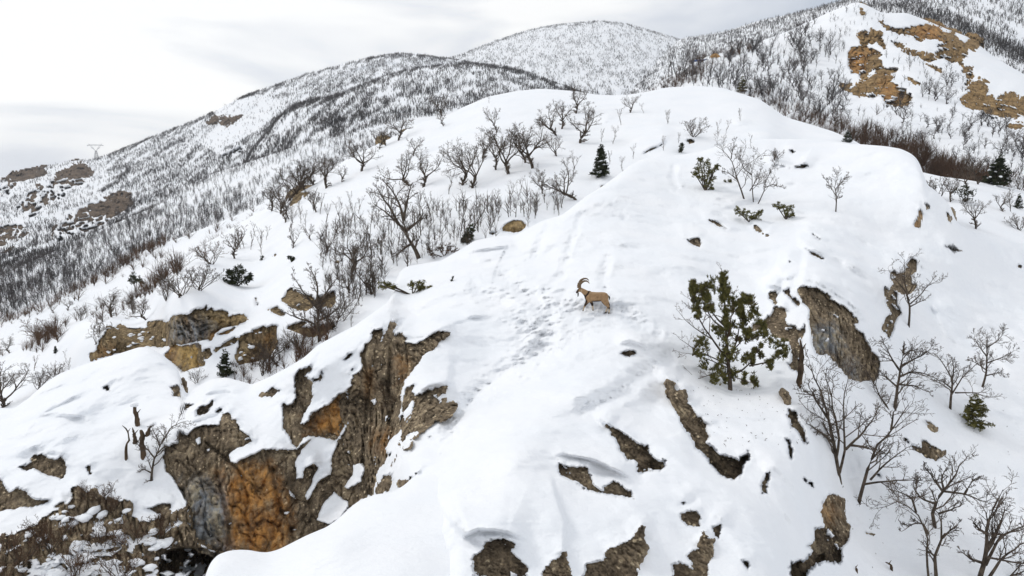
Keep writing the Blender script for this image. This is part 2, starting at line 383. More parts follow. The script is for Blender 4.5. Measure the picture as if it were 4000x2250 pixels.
def prints(line, step, jit, r, A, seed):
    A = A * .24; r = r * .72; jit = jit * 1.25; step = step * .85
    line = np.array(line, float); g = np.random.default_rng(seed); s_ = np.concatenate([[0], np.cumsum(np.hypot(*np.diff(line, axis=0).T))]); q = np.arange(0, s_[-1], step) + g.uniform(-.3, .3, int(math.ceil(s_[-1] / step))) * step
    X = np.interp(q, s_, line[:, 0]) + g.normal(size=len(q)) * jit; Y = np.interp(q, s_, line[:, 1]) + g.normal(size=len(q)) * jit * .6; rr = r * g.uniform(.7, 1.5, len(q)); AA = A * g.uniform(.4, 1.3, len(q))
    def f(P, px, py):
        out = np.zeros_like(px); m = (px > X.min() - 50) & (px < X.max() + 50) & (py > Y.min() - 50) & (py < Y.max() + 50); x, y = px[m], py[m]; o = np.zeros(len(x))
        for a_, b_, c_, h_ in zip(X, Y, rr, AA):
            d2 = ((x - a_) / c_) ** 2 + ((y - b_) / (c_ * .75)) ** 2; k = d2 < 9
            o[k] += h_ * (-np.exp(-d2[k]) + .45 * np.exp(-(np.sqrt(d2[k]) - 1.7) ** 2 * 4))
        out[m] = np.clip(o, -.22, .12); return out
    return f
def blob(x, y, rx, ry, A, rot=0.0):
    c_, s_ = math.cos(rot), math.sin(rot)
    def f(P, px, py):
        u = ((px - x) * c_ + (py - y) * s_) / rx; v = (-(px - x) * s_ + (py - y) * c_) / ry; return A * np.exp(-(u * u + v * v))
    return f

def relief(big, mid, small, s0=7.0):
    def f(P, px, py):
        r = big * fbm(P / s0, 3, 1) + mid * fbm(P / s0 * 4.1, 3, 2)
        if small: r = r + small * fbm(P / s0 * 17, 3, 3) * (0.35 + np.clip(fbm(P / 5.0, 2, 4) + 0.3, 0, 1))
        return r
    return f

def stain_orange(zones, sy=0.12, kf=1.0):
    """mineral staining on a rock face: zones of (polygon, channel, strength); streaks run down the face"""
    def f(px, py, P):
        out = np.zeros((len(px), 3))
        st = 0.45 + 0.7 * fbm(P * np.array([2.2, 2.2, 2.2 * sy]) * kf, 4, 51, 0.6) + 0.8 * fbm(P * np.array([6, 6, 6 * sy]) * kf, 3, 52, 0.6)
        for poly, ch, k in zones:
            w = sstep(-40, 46, poly_sdf(px, py, poly) + 70 * fbm(P * np.array([1.9, 1.9, .45]) * kf, 5, 60 + ch, 0.65))
            out[:, ch] = np.maximum(out[:, ch], np.clip(k * w * np.clip(0.25 + st * 1.2, 0, 1.3), 0, 1))
        return out
    return f
# ------------------------------------------------------------------ rock outlines surveyed on each hill
full = lambda *xy: [(xy[i], xy[i + 1]) for i in range(0, len(xy), 2)]
BUT = r6(690,125,720,130,755,125,745,185,735,215,760,200,780,130,800,95,820,98,810,140,825,170,870,152,893,175,895,210,935,215,985,205,1040,165,1110,140,1148,150,
         1090,210,1000,295,930,380,880,455,860,520,862,740,820,770,775,840,800,880,760,940,720,1010,700,1095,700,1120,620,1150,555,1200,520,1190,470,1080,455,990,470,870,520,740,550,680,530,600,555,480,590,400,640,350,625,280,650,220,685,190)
BUT2 = r6(895,475,940,465,925,500,950,530,1010,500,1060,480,1135,470,1100,500,1065,530,1100,560,1105,600,1165,598,1110,650,1060,640,1000,690,940,745,900,770,895,820,870,790,862,690,870,560)
BUT3 = r6(730,1090,760,1000,815,985,820,1050,795,1100,740,1110)
RECESS = r6(540,500,490,505,430,580,330,620,310,670,270,690,290,640,345,530,335,450,290,410,330,370,325,350,250,370,225,410,240,540,200,570,155,565,165,720,225,830,235,860,290,780,350,770,500,780,530,720,560,600)
ORANGE = c5(1165,530,1190,450,1290,430,1285,350,1345,370,1390,320,1465,290,1565,290,1610,212,1640,212,1662,268,1690,255,1720,330,1790,365,1815,410,1760,450,1800,470,2110,470,2220,395,2470,385,2425,640,2450,800,2530,960,
            2540,1120,2250,1250,2100,1290,1900,1330,1640,1330,1590,1230,1470,1172,1390,1130,1360,960,1340,850,1300,790,1230,660,1190,600)
LOWER = c5(0,1100,120,1070,270,1010,300,960,430,910,500,840,520,740,560,730,620,770,680,760,720,820,850,840,900,830,960,860,950,930,1000,980,1100,980,1200,930,1340,905,1360,1000,1390,1130,1470,1175,1590,1230,1640,1330,1640,1450,-260,1450,-260,1130)
F_SNOW = [c5(2120,540,2220,400,2280,380,2440,385,2430,430,2400,500,2380,650,2300,680,2210,840,2180,800,2240,700,2280,600,2250,570,2190,600,2180,680,2130,680,2110,560),
          c5(2270,980,2310,870,2400,760,2500,850,2510,880,2450,970,2370,1015), c5(2080,760,2140,830,2130,845,2075,790),
          c5(1640,510,1700,455,1830,400,2000,330,2140,470,2000,462,1900,470,1830,510,1760,535,1700,572,1655,560),
          c5(1395,400,1440,365,1450,430,1420,440), c5(1480,465,1510,462,1505,480,1485,480),
          r6(575,940,635,920,650,970,630,1040,545,1085,515,1075,570,1000), r6(690,560,715,520,725,560,705,595), r6(520,820,548,690,556,690,528,800),
          r6(870,640,930,550,960,560,935,640,890,690),
          c5(840,1070,900,1060,960,1110,1040,1030,1180,1080,1190,1140,1100,1110,980,1160,960,1220,900,1200,890,1130), c5(690,960,760,950,770,1060,700,1060,640,1050),
          c5(470,1210,560,1200,700,1180,810,1200,820,1250,640,1240,560,1300,530,1230), c5(680,1310,760,1290,860,1370,940,1380,930,1450,760,1450), c5(860,900,890,880,880,930),
          c5(440,1090,480,1080,490,1110,450,1130), c5(450,1270,540,1260,540,1310,480,1320), c5(1140,1360,1200,1340,1260,1365,1200,1385), c5(200,1330,300,1320,310,1380,210,1390),
          c8(930,940,960,930,975,1000,950,1010), r1(1160,1030,1180,1060,1210,1095,1195,1105,1160,1080), r1(1185,925,1215,945,1210,955)]
_orz = stain_orange([(c5(1560,640,1640,640,1760,560,1860,560,1960,600,2060,780,2080,1000,2060,1220,1640,1330,1640,1000,1600,860), 0, .95),
                     (c5(1330,700,1560,700,1640,960,1640,1200,1560,1210,1380,1160,1350,900), 1, .8)])
_rcz = stain_orange([(r6(300,650,430,580,540,510,545,700,500,780,330,760), 0, 0.9)])
_btz = stain_orange([(r6(640,380,690,380,690,560,640,500), 0, .35), (r6(720,740,830,740,760,860,700,860), 0, .5), (r6(860,330,920,330,880,460,850,460), 0, .6)])
_big = stain_orange([(c8(1030,880,1180,820,1260,980,1230,1060,1100,1050,1040,980), 1, .8), (c8(1250,1100,1350,1100,1350,1230,1250,1200), 1, .6)])
F_ROCKS = [
 ROCK('tall brown fissured rock buttress rising above the near snow hump', BUT, name='cliff', cat='cliff', steep=.3, rec=.25, amp=.34, bul=.15, lip=.30, stain=_btz, ns=.8, cracks=[r6(640,240,650,330,680,520), r6(890,180,900,330,880,450), r6(560,480,535,650,480,900), r6(690,400,650,700,640,950), r6(800,250,790,500,800,700)]),
 ROCK('brown rock shelf with an overhanging branch, right of the tall buttress', BUT2, amp=.22, dust=.45, ds=1.4),
 ROCK('small brown rock step in the snow under the tall buttress', BUT3),
 ROCK('dark recessed rock wall with rust stain, left of the tall buttress', RECESS, name='cliff', cat='cliff', steep=.3, rec=.75, amp=.26, lip=.40, stain=_rcz, ns=.8),
 ROCK('big cliff face stained orange and blue-grey at lower left', ORANGE, name='cliff', cat='cliff', steep=.3, rec=.25, amp=.30, bul=.30, lip=.45, stain=_orz, ns=.7, cracks=[c5(1560,640,1600,800,1640,960,1640,1150), c5(1730,640,1790,830,1760,950,1800,1050), c5(1300,790,1360,700,1440,640), c5(1480,420,1600,520,1720,620), c5(1960,600,1980,760,2020,900,2100,1060), c5(2080,1060,2200,940)]),
 ROCK('dark brush-covered cliff foot with a cave in the bottom left corner', LOWER, name='cliff', cat='cliff', steep=.15, rec=.1, amp=.45, dust=.17, ds=1.5, cave=[c5(1180,1190,1300,1165,1480,1175,1600,1225,1500,1330,1440,1450,1150,1450,1130,1300)], cdep=2.5, ns=.8),
 ROCK('oval dark rock with a pointed left end on the left snow hump', c5(140,595,180,590,225,560,240,515,300,510,350,520,400,550,430,525,470,550,490,600,480,660,440,685,370,665,300,640,240,610,190,640)),
 ROCK('dark mossy rock cut by the left edge of the picture', c5(-240,640,0,680,20,700,70,770,130,740,180,760,220,810,300,830,355,830,340,860,250,885,150,890,60,910,0,930,-240,960)),
 ROCK('small dark rock at the top of the left snow hump', c5(735,15,775,5,795,60,740,40)),
 ROCK('grey rock stub at the right foot of the left snow hump', c5(1220,20,1300,0,1305,95,1250,80)),
 ROCK('slanting lens-shaped rock in the snow above the orange cliff', c5(1400,200,1450,150,1530,120,1530,155,1470,215,1410,230)),
 ROCK('narrow rock sliver left of the slanting lens-shaped rock', c5(1290,200,1340,140,1380,150,1300,230)),
 ROCK('tiny dark rock right of the slanting lens-shaped rock', c5(1550,200,1590,180,1570,205)),
 ROCK('dark rock under a snow lip, left of the recessed wall', c5(1895,70,1950,20,2030,45,1990,70,1960,95,1910,90)),
 ROCK('crescent of rock poking from snow above the brushy cliff foot', c5(620,600,650,585,650,630,670,650,640,660)),
 ROCK('thin rock strip at the snow edge of the brushy cliff foot', c5(395,880,460,840,455,870,410,885)),
 ROCK('brown rock nub beside the left foot of the orange cliff', c5(1040,890,1100,880,1240,850,1230,900,1170,925,1120,930)),
 ROCK('small oblong rock in the snow just left of the tall buttress', r6(520,310,560,270,585,268,575,290,530,320)),
 ROCK('small leaning rock chip beside the tall buttress shoulder', r6(552,400,575,358,585,362,562,400)),
 ROCK('dark forked rock scrap above the recessed wall', r6(340,430,375,420,380,370,398,372,398,430,385,455,375,435,350,438)),
 ROCK('thin rock edge showing through snow at the right foot of the buttress', c7(505,530,620,435,600,470,520,545)),
 ROCK('lens-shaped rock showing through trampled snow, right of the mountain goat', c6(2030,690,2090,660,2130,670,2145,690,2100,715), lip=.12),
 ROCK('long slanting rock rib running down to the right, below the juniper', r1(20,-10,40,0,50,60,130,55,140,120,190,160,210,200,260,260,310,290,300,340,320,380,300,420,350,460,400,500,450,510,530,550,540,510,595,490,605,545,560,590,555,640,500,690,440,680,380,640,310,580,300,540,220,460,150,340,100,260,60,150)),
 ROCK('wedge-shaped rock with pointed top in the middle of the near snow', c7(1970,110,2010,120,2090,170,2200,250,2270,260,2285,320,2340,360,2390,365,2395,410,2350,440,2180,460,2180,370,2110,360,2060,290,2030,220,1990,150), lip=.3),
 ROCK('two-part rock band under a curved snow lip', c7(1615,400,1640,390,1660,410,1740,405,1830,410,1860,480,1880,540,1940,580,1960,540,2020,515,2090,550,2110,580,2150,580,2160,640,2080,630,1900,595,1830,580,1780,540,1690,490,1630,480), lip=.4, rec=.45),
 ROCK('broad rock face at the bottom edge under the near snow hump', c7(1000,1050,1070,1020,1090,950,1140,935,1220,930,1320,960,1290,1010,1320,1060,1400,1120,1400,1330,1020,1330), lip=.38, rec=.45),
 ROCK('smaller rock at the bottom edge beside the snow cleft', c7(1510,1150,1590,1080,1670,1020,1690,1110,1720,1196,1720,1330,1500,1330), lip=.3, rec=.4),
 ROCK('jagged rock rising to a thin point at the bottom edge', c7(1790,1190,1830,1100,1950,1080,1980,1000,2060,970,2150,930,2200,880,2220,850,2215,920,2255,980,2240,1030,2180,1100,2190,1150,2170,1330,1780,1330), lip=.3, rec=.4),
 ROCK('rounded rock patch below the lower end of the slanting rib', r1(90,930,155,905,230,920,250,960,245,1020,200,1025,120,995)),
 ROCK('small triangular rock pointing down, right of the rounded patch', r1(330,1030,385,1010,405,980,400,1040,385,1125,350,1080)),
 ROCK('peaked rock with a snow notch at the bottom edge', r1(45,1300,100,1275,150,1300,190,1330,180,1290,140,1230,220,1190,280,1080,330,1130,340,1230,310,1310,310,1380,300,1500,60,1500)),
 ROCK('tiny flat rock above the rounded patch', r1(80,860,140,840,140,870), jag=3),
 ROCK('upright rock scrap between the slanting rib and the reddish outcrop', r1(680,730,720,650,745,640,745,700,735,800,690,790), dust=.4),
 ROCK('dark rock slit under a snow cushion on the right ridge edge', r1(980,670,1060,710,1060,745,1000,700)),
 ROCK('ragged vertical rock strip along the gully edge', r1(840,50,870,70,890,110,880,170,940,200,960,260,1000,330,1030,440,990,410,950,340,900,310,890,240,860,130), dust=.5),
 ROCK('short rock stub below the ragged gully strip', r1(870,390,900,390,905,450,925,470,920,500,905,540,880,450)),
 ROCK('reddish rock outcrop with a small cave at the lower right', r1(1105,920,1130,850,1160,800,1210,785,1265,830,1270,920,1290,990,1320,1020,1310,1130,1270,1180,1265,1280,1230,1290,1150,1280,1090,1300,1040,1340,1020,1380,1020,1480,910,1480,890,1290,940,1270,1010,1260,1040,1200,1010,1160,1060,1140,1050,1080,1070,1040,1130,1020,1125,960),
      cave=[r1(1050,1260,1090,1220,1150,1210,1140,1290,1080,1310)], cdep=1.0, stain=stain_orange([(r1(1110,900,1160,820,1220,900,1210,1000,1140,980), 0, .45)])),
 ROCK('snow-capped boulder on the right slope among bare trees', r1(1705,390,1740,380,1770,430,1830,460,1840,410,1870,395,1900,430,1960,460,1995,490,1980,530,1930,555,1860,530,1800,480,1730,430), name='boulder', lip=.5, rec=.2, bul=.25),
 ROCK('thin slab edge above the snow-capped boulder', r1(1845,260,1900,270,1950,310,1930,315,1880,285), jag=3),
 ROCK('tiny rock beside the leaning forked tree on the right slope', r1(1500,650,1540,640,1545,670), jag=3),
 ROCK('flat dark stone in the snow below the forked tree', r1(1410,1055,1460,1060,1495,1080,1440,1080), jag=3),
 ROCK('small brown chip of rock low on the snow flank', r1(545,1265,600,1275,605,1310,590,1340,565,1300), jag=4),
 ROCK('large dark rock face with pale top under a snow cornice, right of the juniper', c8(945,600,980,570,1060,580,1120,600,1165,640,1170,670,1230,700,1290,740,1340,790,1365,830,1330,850,1390,900,1430,980,1480,1040,1520,1120,1510,1210,1490,1250,1380,1260,1290,1240,1240,1190,1200,1130,1150,1080,1060,1060,1030,980,1030,900,1010,800,1005,730,960,690), name='cliff', cat='cliff', rec=.5, amp=.26, lip=.5, stain=_big),
 ROCK('narrow dark rock fang under the cornice left of the large rock face', c8(735,610,790,620,800,690,770,720,740,660)),
 ROCK('curved rock tooth between the fang and the large rock face', c8(830,605,870,590,900,640,950,690,940,715,880,680)),
 ROCK('dark ragged crag behind the juniper with a long rock leg', c8(770,720,850,730,855,800,860,850,920,850,950,880,985,830,1000,900,960,960,970,1100,970,1200,950,1290,925,1290,940,1200,880,1170,850,1120,890,1110,870,980,820,950,750,940,730,880,610,900,610,830,700,830,740,780), dust=.42),
 ROCK('thin slanting rock line high on the ridge', c8(280,95,350,110,410,150,470,180,430,180,360,150), jag=3, lip=.3),
 ROCK('small triangular rock with a thin left point on the upper ridge', c8(120,230,170,250,200,230,240,230,260,280,240,310,190,290), jag=4, lip=.3),
 ROCK('small rock below the snow-laden evergreen shrubs', c8(615,140,650,150,690,180,690,205,640,190), jag=4),
 ROCK('rock chip touching the small rock below the evergreen shrubs', c8(695,205,730,205,760,235,710,225), jag=3),
 ROCK('long thin rock sliver under a wind-carved drift', c8(980,305,1040,330,1110,370,1160,400,1110,395,1040,360), jag=4, lip=.4),
 ROCK('hair-thin curved rock edge above the wind-carved drift', c8(1010,195,1060,215,1110,260,1145,310,1090,250), jag=3),
 ROCK('tiny rock speck beside the long thin sliver', c8(865,395,900,405,900,415,880,412), jag=2),
 ROCK('lone small rock on the snow right of the wind-carved drift', c8(1290,490,1320,490,1310,515), jag=2),
 ROCK('broken vertical rock crag with a bare tree in front', c8(1585,470,1640,455,1650,480,1690,470,1700,400,1720,370,1745,355,1780,390,1770,470,1740,500,1740,560,1780,560,1770,600,1720,640,1650,640,1650,700,1670,760,1640,820,1620,880,1590,960,1570,960,1545,900,1520,880,1550,790,1590,770,1560,720,1540,620,1545,570,1580,590,1610,560,1590,520), dust=.40, ds=1.5, steep=.2),
 ROCK('rust-coloured upright rock at the shelf edge', c8(1750,150,1790,80,1800,30,1825,50,1815,100,1800,160,1770,165), jag=4, stain=stain_orange([(c8(1740,0,1840,0,1840,180,1740,180), 0, .5)])),
 ROCK('small rock above the rust-coloured upright rock', c8(1830,-10,1870,0,1870,20,1845,30), jag=3),
 ROCK('thin dark rock at the right end of the shelf edge', c8(1980,50,2010,60,2020,120,2000,110), jag=3),
 ROCK('flat rock in the snow below the shelf end', c8(1970,290,2040,295,2090,325,2040,330,1990,310), jag=4),
 ROCK('small stone at the right edge of the snowfield', c8(2485,440,2500,420,2520,430,2515,450), jag=2),
 ROCK('boulder under a rounded snow cap beside the multi-stemmed tree', c3(660,1020,720,1040,800,1050,880,1030,905,1040,870,1060,780,1060,690,1045), name='boulder', jag=3, lip=.9),
 ROCK('dark stone on top of the rounded snow cap', c3(770,940,800,940,825,965,800,970), jag=2, lip=.3),
]
G_ROCKS = []
_mz = stain_orange([(r5(860,240,1240,240,1240,430,940,465,860,450), 1, .75), (r5(990,260,1060,260,1070,420,990,420), 0, .6), (r5(1250,160,1550,180,1480,290,1250,350), 2, .35), (r5(860,400,1240,390,1230,440,900,460), 0, .5)])
M_ROCKS = [
 ROCK('grey-streaked overhanging block of the mid-left cliff', r5(850,250,880,190,950,170,1020,180,1080,130,1140,125,1190,85,1215,95,1190,145,1230,110,1260,150,1330,140,1380,170,1390,205,1440,190,1510,185,1530,180,1555,240,1480,280,1340,310,1250,370,1240,420,1110,430,950,465,930,450,860,460), name='cliff', cat='cliff', rec=.1, bul=.45, amp=.22, stain=_mz, jag=6, js=.9),
 ROCK('dark left wing of the mid-left cliff dusted with snow', r5(275,290,300,285,340,300,390,270,440,290,480,310,560,310,640,300,650,250,780,230,800,250,850,270,860,460,830,470,760,490,700,490,640,470,560,500,500,520,360,550,140,600,115,530,170,520,210,420,260,330), name='cliff', cat='cliff', rec=.1, amp=.28, dust=.42, ds=.7, jag=6, js=.9, stain=stain_orange([(r5(190,480,340,480,340,590,180,600), 0, .35)])),
 ROCK('yellow ochre lower block of the mid-left cliff', r5(860,450,950,470,1110,430,1150,470,1155,540,1160,590,1180,640,1170,660,1050,690,970,720,910,650,870,620,800,550,845,510), name='cliff', cat='cliff', rec=.2, amp=.12, jag=3, js=.9, stain=stain_orange([(r5(930,450,1180,440,1200,680,1000,700,940,640), 2, 1.3), (r5(850,460,920,460,920,640,860,600), 0, .9), (r5(930,560,1010,560,1000,700,930,680), 1, .5)])),
 ROCK('small dark block at the right side of the yellow ochre block', r5(1160,500,1230,480,1240,560,1200,590,1160,590), jag=3),
 ROCK('rust-red strip of rock under the cliff overhang', r5(1250,375,1350,330,1480,285,1440,330,1380,370,1270,385), jag=2, rec=.6, stain=stain_orange([(r5(1200,250,1500,250,1500,400,1200,400), 0, .5)])),
 ROCK('brown brushy cliff right of the ochre block, behind the small spruce', r5(1480,400,1580,330,1720,285,1740,300,1800,270,1850,280,1840,330,1850,420,1830,500,1770,590,1600,630,1480,640,1450,560,1480,470), name='cliff', cat='cliff', rec=.2, amp=.25, dust=.5, ds=.8, jag=6, js=.9, stain=stain_orange([(r5(1620,360,1840,340,1830,480,1640,480), 0, .35)])),
 ROCK('low broken rock step between the two mid-left cliffs', r5(1250,490,1320,460,1440,390,1480,400,1460,450,1340,490,1260,540), dust=.4, jag=4),
 ROCK('rock shelf jutting from snow above the brown brushy cliff', r5(1750,140,1830,110,1900,160,1930,190,1860,210,1800,170), jag=5),
 ROCK('brown scrubby rock behind the big bare tree', r5(1860,40,1900,0,1920,-40,1960,-60,2060,0,2150,0,2200,30,2360,-30,2380,60,2330,130,2200,110,2100,150,2000,150,1900,90), jag=9, dust=.45),
 ROCK('lower scrubby rock band behind the trunk of the big bare tree', r5(1970,260,2060,245,2120,260,2050,300,2150,300,2350,260,2370,300,2280,360,2150,390,2050,370,1900,310), jag=8, dust=.4),
 ROCK('small upright stone in snow above the mid-left cliff', r5(1625,35,1650,35,1665,100,1655,115,1635,90), jag=2),
 ROCK('ochre boulder breaking the ridge line at the far track', c2(1190,1250,1230,1210,1290,1195,1340,1200,1375,1240,1330,1280,1290,1290,1250,1285,1200,1280), name='boulder', rec=.05, bul=.3, jag=3, stain=stain_orange([(c2(1150,1150,1400,1150,1400,1320,1150,1320), 2, .35)])),
 ROCK('small dark stone left of the ochre boulder', c2(1110,1280,1150,1275,1150,1300,1120,1310), jag=2),
 ROCK('long low rock edge on the saddle above the ridge', c2(2195,720,2240,690,2300,670,2340,640,2330,670,2260,700,2210,725), jag=3),
 ROCK('tiny rock high on the open snow dome', c2(1925,510,1950,495,1945,510), jag=2),
 ROCK('brown stone beside the dark oaks on the crest', c2(340,640,375,640,380,670,345,665), jag=2),
 ROCK('small stone right of the dark oaks on the crest', c2(520,590,550,590,545,610), jag=2),
 ROCK('low stone under the conifer on the bowl edge', c2(1890,945,1940,950,1930,970,1900,965), jag=2),
 ROCK('stone lump below the leaning sapling on the dome', c3(125,880,160,870,190,895,150,910), jag=3),
 ROCK('small dark stone on the right dome', c3(455,790,490,785,485,800), jag=2),
 ROCK('snow-dusted rock ledge under the oaks at the crest shoulder', c1(1660,1110,1700,1085,1760,1085,1730,1120,1690,1150,1620,1185,1640,1150), jag=4, dust=.4),
 ROCK('small grey stone on the slope above the round juniper', c4(1940,165,1985,165,1970,185,1945,185), jag=2),
 ROCK('small stone below the grey one on the left slope', c4(2385,215,2410,210,2405,228,2390,228), jag=2),
]
_rz = lambda *q: stain_orange([(r4(*q), 0, .8)], .3, .14)
R_ROCKS = [
 ROCK('long ochre rock band at the top of the right mountain', r4(690,240,760,290,830,320,950,325,1050,310,1080,290,1240,280,1350,320,1400,370,1520,390,1570,430,1640,480,1720,440,1790,470,1800,540,1770,590,1690,580,1700,640,1620,680,1500,730,1430,690,1320,650,1300,600,1400,560,1330,520,1400,480,1330,450,1200,450,1160,470,1070,465,1060,420,950,410,860,370,780,350,720,290), name='cliff', cat='cliff', stain=_rz(1050,280,1350,300,1350,470,1050,470)),
 ROCK('left ochre tower of the right mountain with dark cracks', r4(440,370,530,350,560,390,600,340,700,370,720,450,760,520,740,560,700,520,640,480,600,520,545,480,560,540,640,570,720,590,690,640,620,700,610,780,560,850,500,890,430,850,380,840,330,760,325,600,360,540,430,530,470,520), name='cliff', cat='cliff', stain=_rz(340,560,560,560,560,860,340,860)),
 ROCK('ochre ledge right of the left tower on the right mountain', r4(620,690,700,680,720,740,800,770,880,770,910,800,870,830,760,820,650,810,600,800)),
 ROCK('bulging ochre dome rock with two small holes on the right mountain', r4(260,970,340,960,350,1000,440,960,550,900,640,860,700,830,760,840,820,880,810,930,870,950,980,1020,1060,1080,1060,1140,1010,1200,920,1220,820,1200,770,1220,740,1160,700,1100,600,1120,450,1100,350,1060,270,1020), name='cliff', cat='cliff', cave=[r4(915,1115,960,1100,970,1115,940,1130), r4(930,1165,970,1160,965,1185)], cdep=.7, stain=_rz(700,900,860,950,900,1200,740,1180)),
 ROCK('slanting ochre strip right of the bulging dome rock', r4(990,880,1060,890,1150,940,1165,990,1090,950,1010,910)),
 ROCK('thin rust ledge in the middle of the right mountain snow', r4(960,560,1060,580,1150,600,1220,590,1180,625,1080,610,980,580)),
 ROCK('short rock ledge left above the thin rust ledge', r4(820,470,900,490,980,510,940,540,860,510)),
 ROCK('rounded rock at the right end of the thin rust ledge', r4(1180,650,1260,630,1300,680,1260,700,1180,700)),
 ROCK('stepped rock edge below the thin rust ledge', r4(1230,730,1330,760,1400,800,1390,830,1290,790)),
 ROCK('upright ochre slab between snow fields on the right mountain', r4(1610,700,1650,760,1740,770,1750,880,1700,930,1650,1010,1670,900,1620,800)),
 ROCK('wide dark-caved rock mass at the right edge of the picture', r4(1570,1140,1620,1090,1700,1040,1740,960,1840,960,1880,1010,1870,1080,1960,1080,1990,1140,2060,1080,2200,1060,2260,1130,2500,1130,2500,1330,2230,1340,1950,1340,1860,1310,1850,1260,1740,1260,1620,1200), name='cliff', cat='cliff', cave=[r4(1960,1260,2000,1210,2080,1220,2040,1280)], cdep=.8),
 ROCK('small rock edge above the dark-caved mass', r4(1820,890,1900,900,1950,950,1880,930)),
 ROCK('snow-capped low rock under the dark-caved mass', r4(2120,1430,2200,1410,2280,1405,2300,1449,2250,1460,2150,1450)),
 ROCK('single ochre rock on the knoll at the top right', r4(460,95,500,100,515,150,490,155)),
 ROCK('little dark slab on the slope right of the dome rock', r4(1415,880,1450,885,1490,915,1450,905)),
]
for q in R_ROCKS: q.update(rec=.10, amp=.24, lip=.10, jag=8, js=.28, dust=.17, ds=.24, dk=34, bul=.12, ns=1.5, steep=1.1)
B_ROCKS = [
 ROCK('upper brown crag on the far left mountain', c1(270,1070,300,1020,360,980,410,950,460,935,490,960,500,1020,470,1050,410,1070,370,1110,310,1140,280,1130)),
 ROCK('lower brown crag on the far left mountain', c1(80,1190,130,1130,180,1080,230,1045,265,1090,275,1150,250,1170,210,1220,160,1235,130,1200)),
 ROCK('dark crag at the left edge of the far mountain', c1(-150,1310,0,1290,60,1270,120,1260,130,1300,80,1340,30,1390,0,1400,-150,1450)),
 ROCK('ledged snowy rock spur on the far left mountain', c1(620,1110,690,1090,725,1110,720,1190,650,1230,560,1300,430,1330,330,1370,330,1310,360,1240,450,1190,540,1150), dust=-.05),
 ROCK('low ledges under the skyline at the far left', c1(0,1080,60,1020,140,990,240,970,230,990,150,1020,90,1060,40,1100), dust=-.02),
 ROCK('scattered dark rocks below the skyline scar', c1(1320,670,1370,655,1350,690,1240,700,1200,690,1220,670), dust=.1),
 ROCK('dark rocks in the middle of the far scar', c1(1230,880,1290,870,1350,830,1380,850,1330,870,1260,890), dust=.12),
]
for q in B_ROCKS: q.update(rec=.06, amp=.18, lip=.06, jag=7, js=.09, ds=.17, dk=30, bul=.1, ns=1.8, steep=.4, dust=min(q['dust'], .0))

for q in F_ROCKS + M_ROCKS:
    if q['dust'] < .46: q['steep'] = min(q['steep'], .25)
for q in B_ROCKS: q.update(dust=.06, ds=.15, amp=.34, steep=.3, jag=11, dk=34)
for q in R_ROCKS: q.update(dust=.33, dk=26, ds=.22, steep=.42, amp=.40, lip=.14, ns=1.1)
# ------------------------------------------------------------------ the hills, far to near
def cdepth(pts): return RBF(pts)
A_TOP = full(1500,300, 1600,262, 1785,217, 1941,155, 2065,116, 2150,97, 2251,88, 2337,81, 2438,90, 2546,121, 2640,147, 2760,200, 2900,260, 3000,300)
L_A = Layer('far_peak', 1480, 3010, 9, A_TOP, 460, 9, cdepth([(1500,300,1700),(2337,81,1650),(3000,300,1500),(1600,460,1100),(2337,350,1150),(2900,460,1100),(2337,200,1420)]),
            relief(14, 1.5, 0, 160), 'rounded far peak thinly wooded under snow', M_SNOWF, (0.06, 20))
B2_TOP = full(2370,470, 2480,340, 2560,250, 2620,180, 2660,149, 2733,140, 2842,121, 2950,85, 3090,54, 3199,28, 3292,0, 3500,-60, 4500,-160)
L_B2 = Layer('back_ridge', 2370, 4500, 10, B2_TOP, 420, 10, cdepth([(2400,210,1050),(2640,147,1000),(2950,85,850),(3199,28,720),(3500,-60,640),(4500,-160,560),(2500,420,700),(3300,250,450),(4000,300,360),(4500,400,330),(3700,80,470)]),
             relief(7, 1, 0, 90), 'wooded snowy ridge behind the ochre outcrops', M_SNOWF, (0.05, 18))
B_TOP = full(-400,780, -100,722, 0,706, 93,683, 202,644, 295,626, 373,621, 466,587, 575,543, 699,494, 823,443, 870,416, 963,370, 1087,329, 1180,295, 1320,256, 1444,225, 1553,207, 1646,213, 1708,222, 1786,233, 1900,252, 2000,285, 2100,330)
L_B = Layer('left_mountain', -400, 2100, 7, B_TOP, full(-400,1250, 0,1180, 700,980, 1400,560, 2100,440), 7,
            cdepth([(-400,780,700),(0,706,780),(373,621,900),(963,370,950),(1553,207,1050),(2100,330,1050),(-400,1200,330),(0,1000,430),(500,800,600),(1000,600,680),(1400,450,740),(2000,430,800),(200,850,560)]),
            relief(14, 1.6, 0, 130), 'long wooded snowy mountain falling to the left', M_SNOWF, (0.05, 15), rocks=B_ROCKS)
C_TOP = full(900,720, 1000,560, 1076,470, 1131,420, 1200,398, 1300,377, 1355,355, 1466,310, 1576,277, 1686,258, 1760,251, 1852,250, 1962,258, 2073,286, 2156,319, 2211,338, 2320,380, 2440,430)
L_C = Layer('fold_ridge', 890, 2450, 8, C_TOP, 780, 8, cdepth([(900,720,560),(1131,420,640),(1466,310,690),(1852,250,720),(2211,338,680),(2440,430,640),(900,780,430),(1500,600,400),(2000,450,500),(1500,780,330),(2400,780,400)]),
            relief(7, 1, 0, 80), 'wooded fold of the far mountain behind the snow dome', M_SNOWF, (0.05, 15))
E_TOP = full(-400,1250, -100,1120, 0,1077, 110,1027, 210,983, 350,915, 476,862, 621,800, 731,724, 830,680, 950,640, 1100,590, 1250,540, 1400,500, 1600,450, 1800,430, 2000,440)
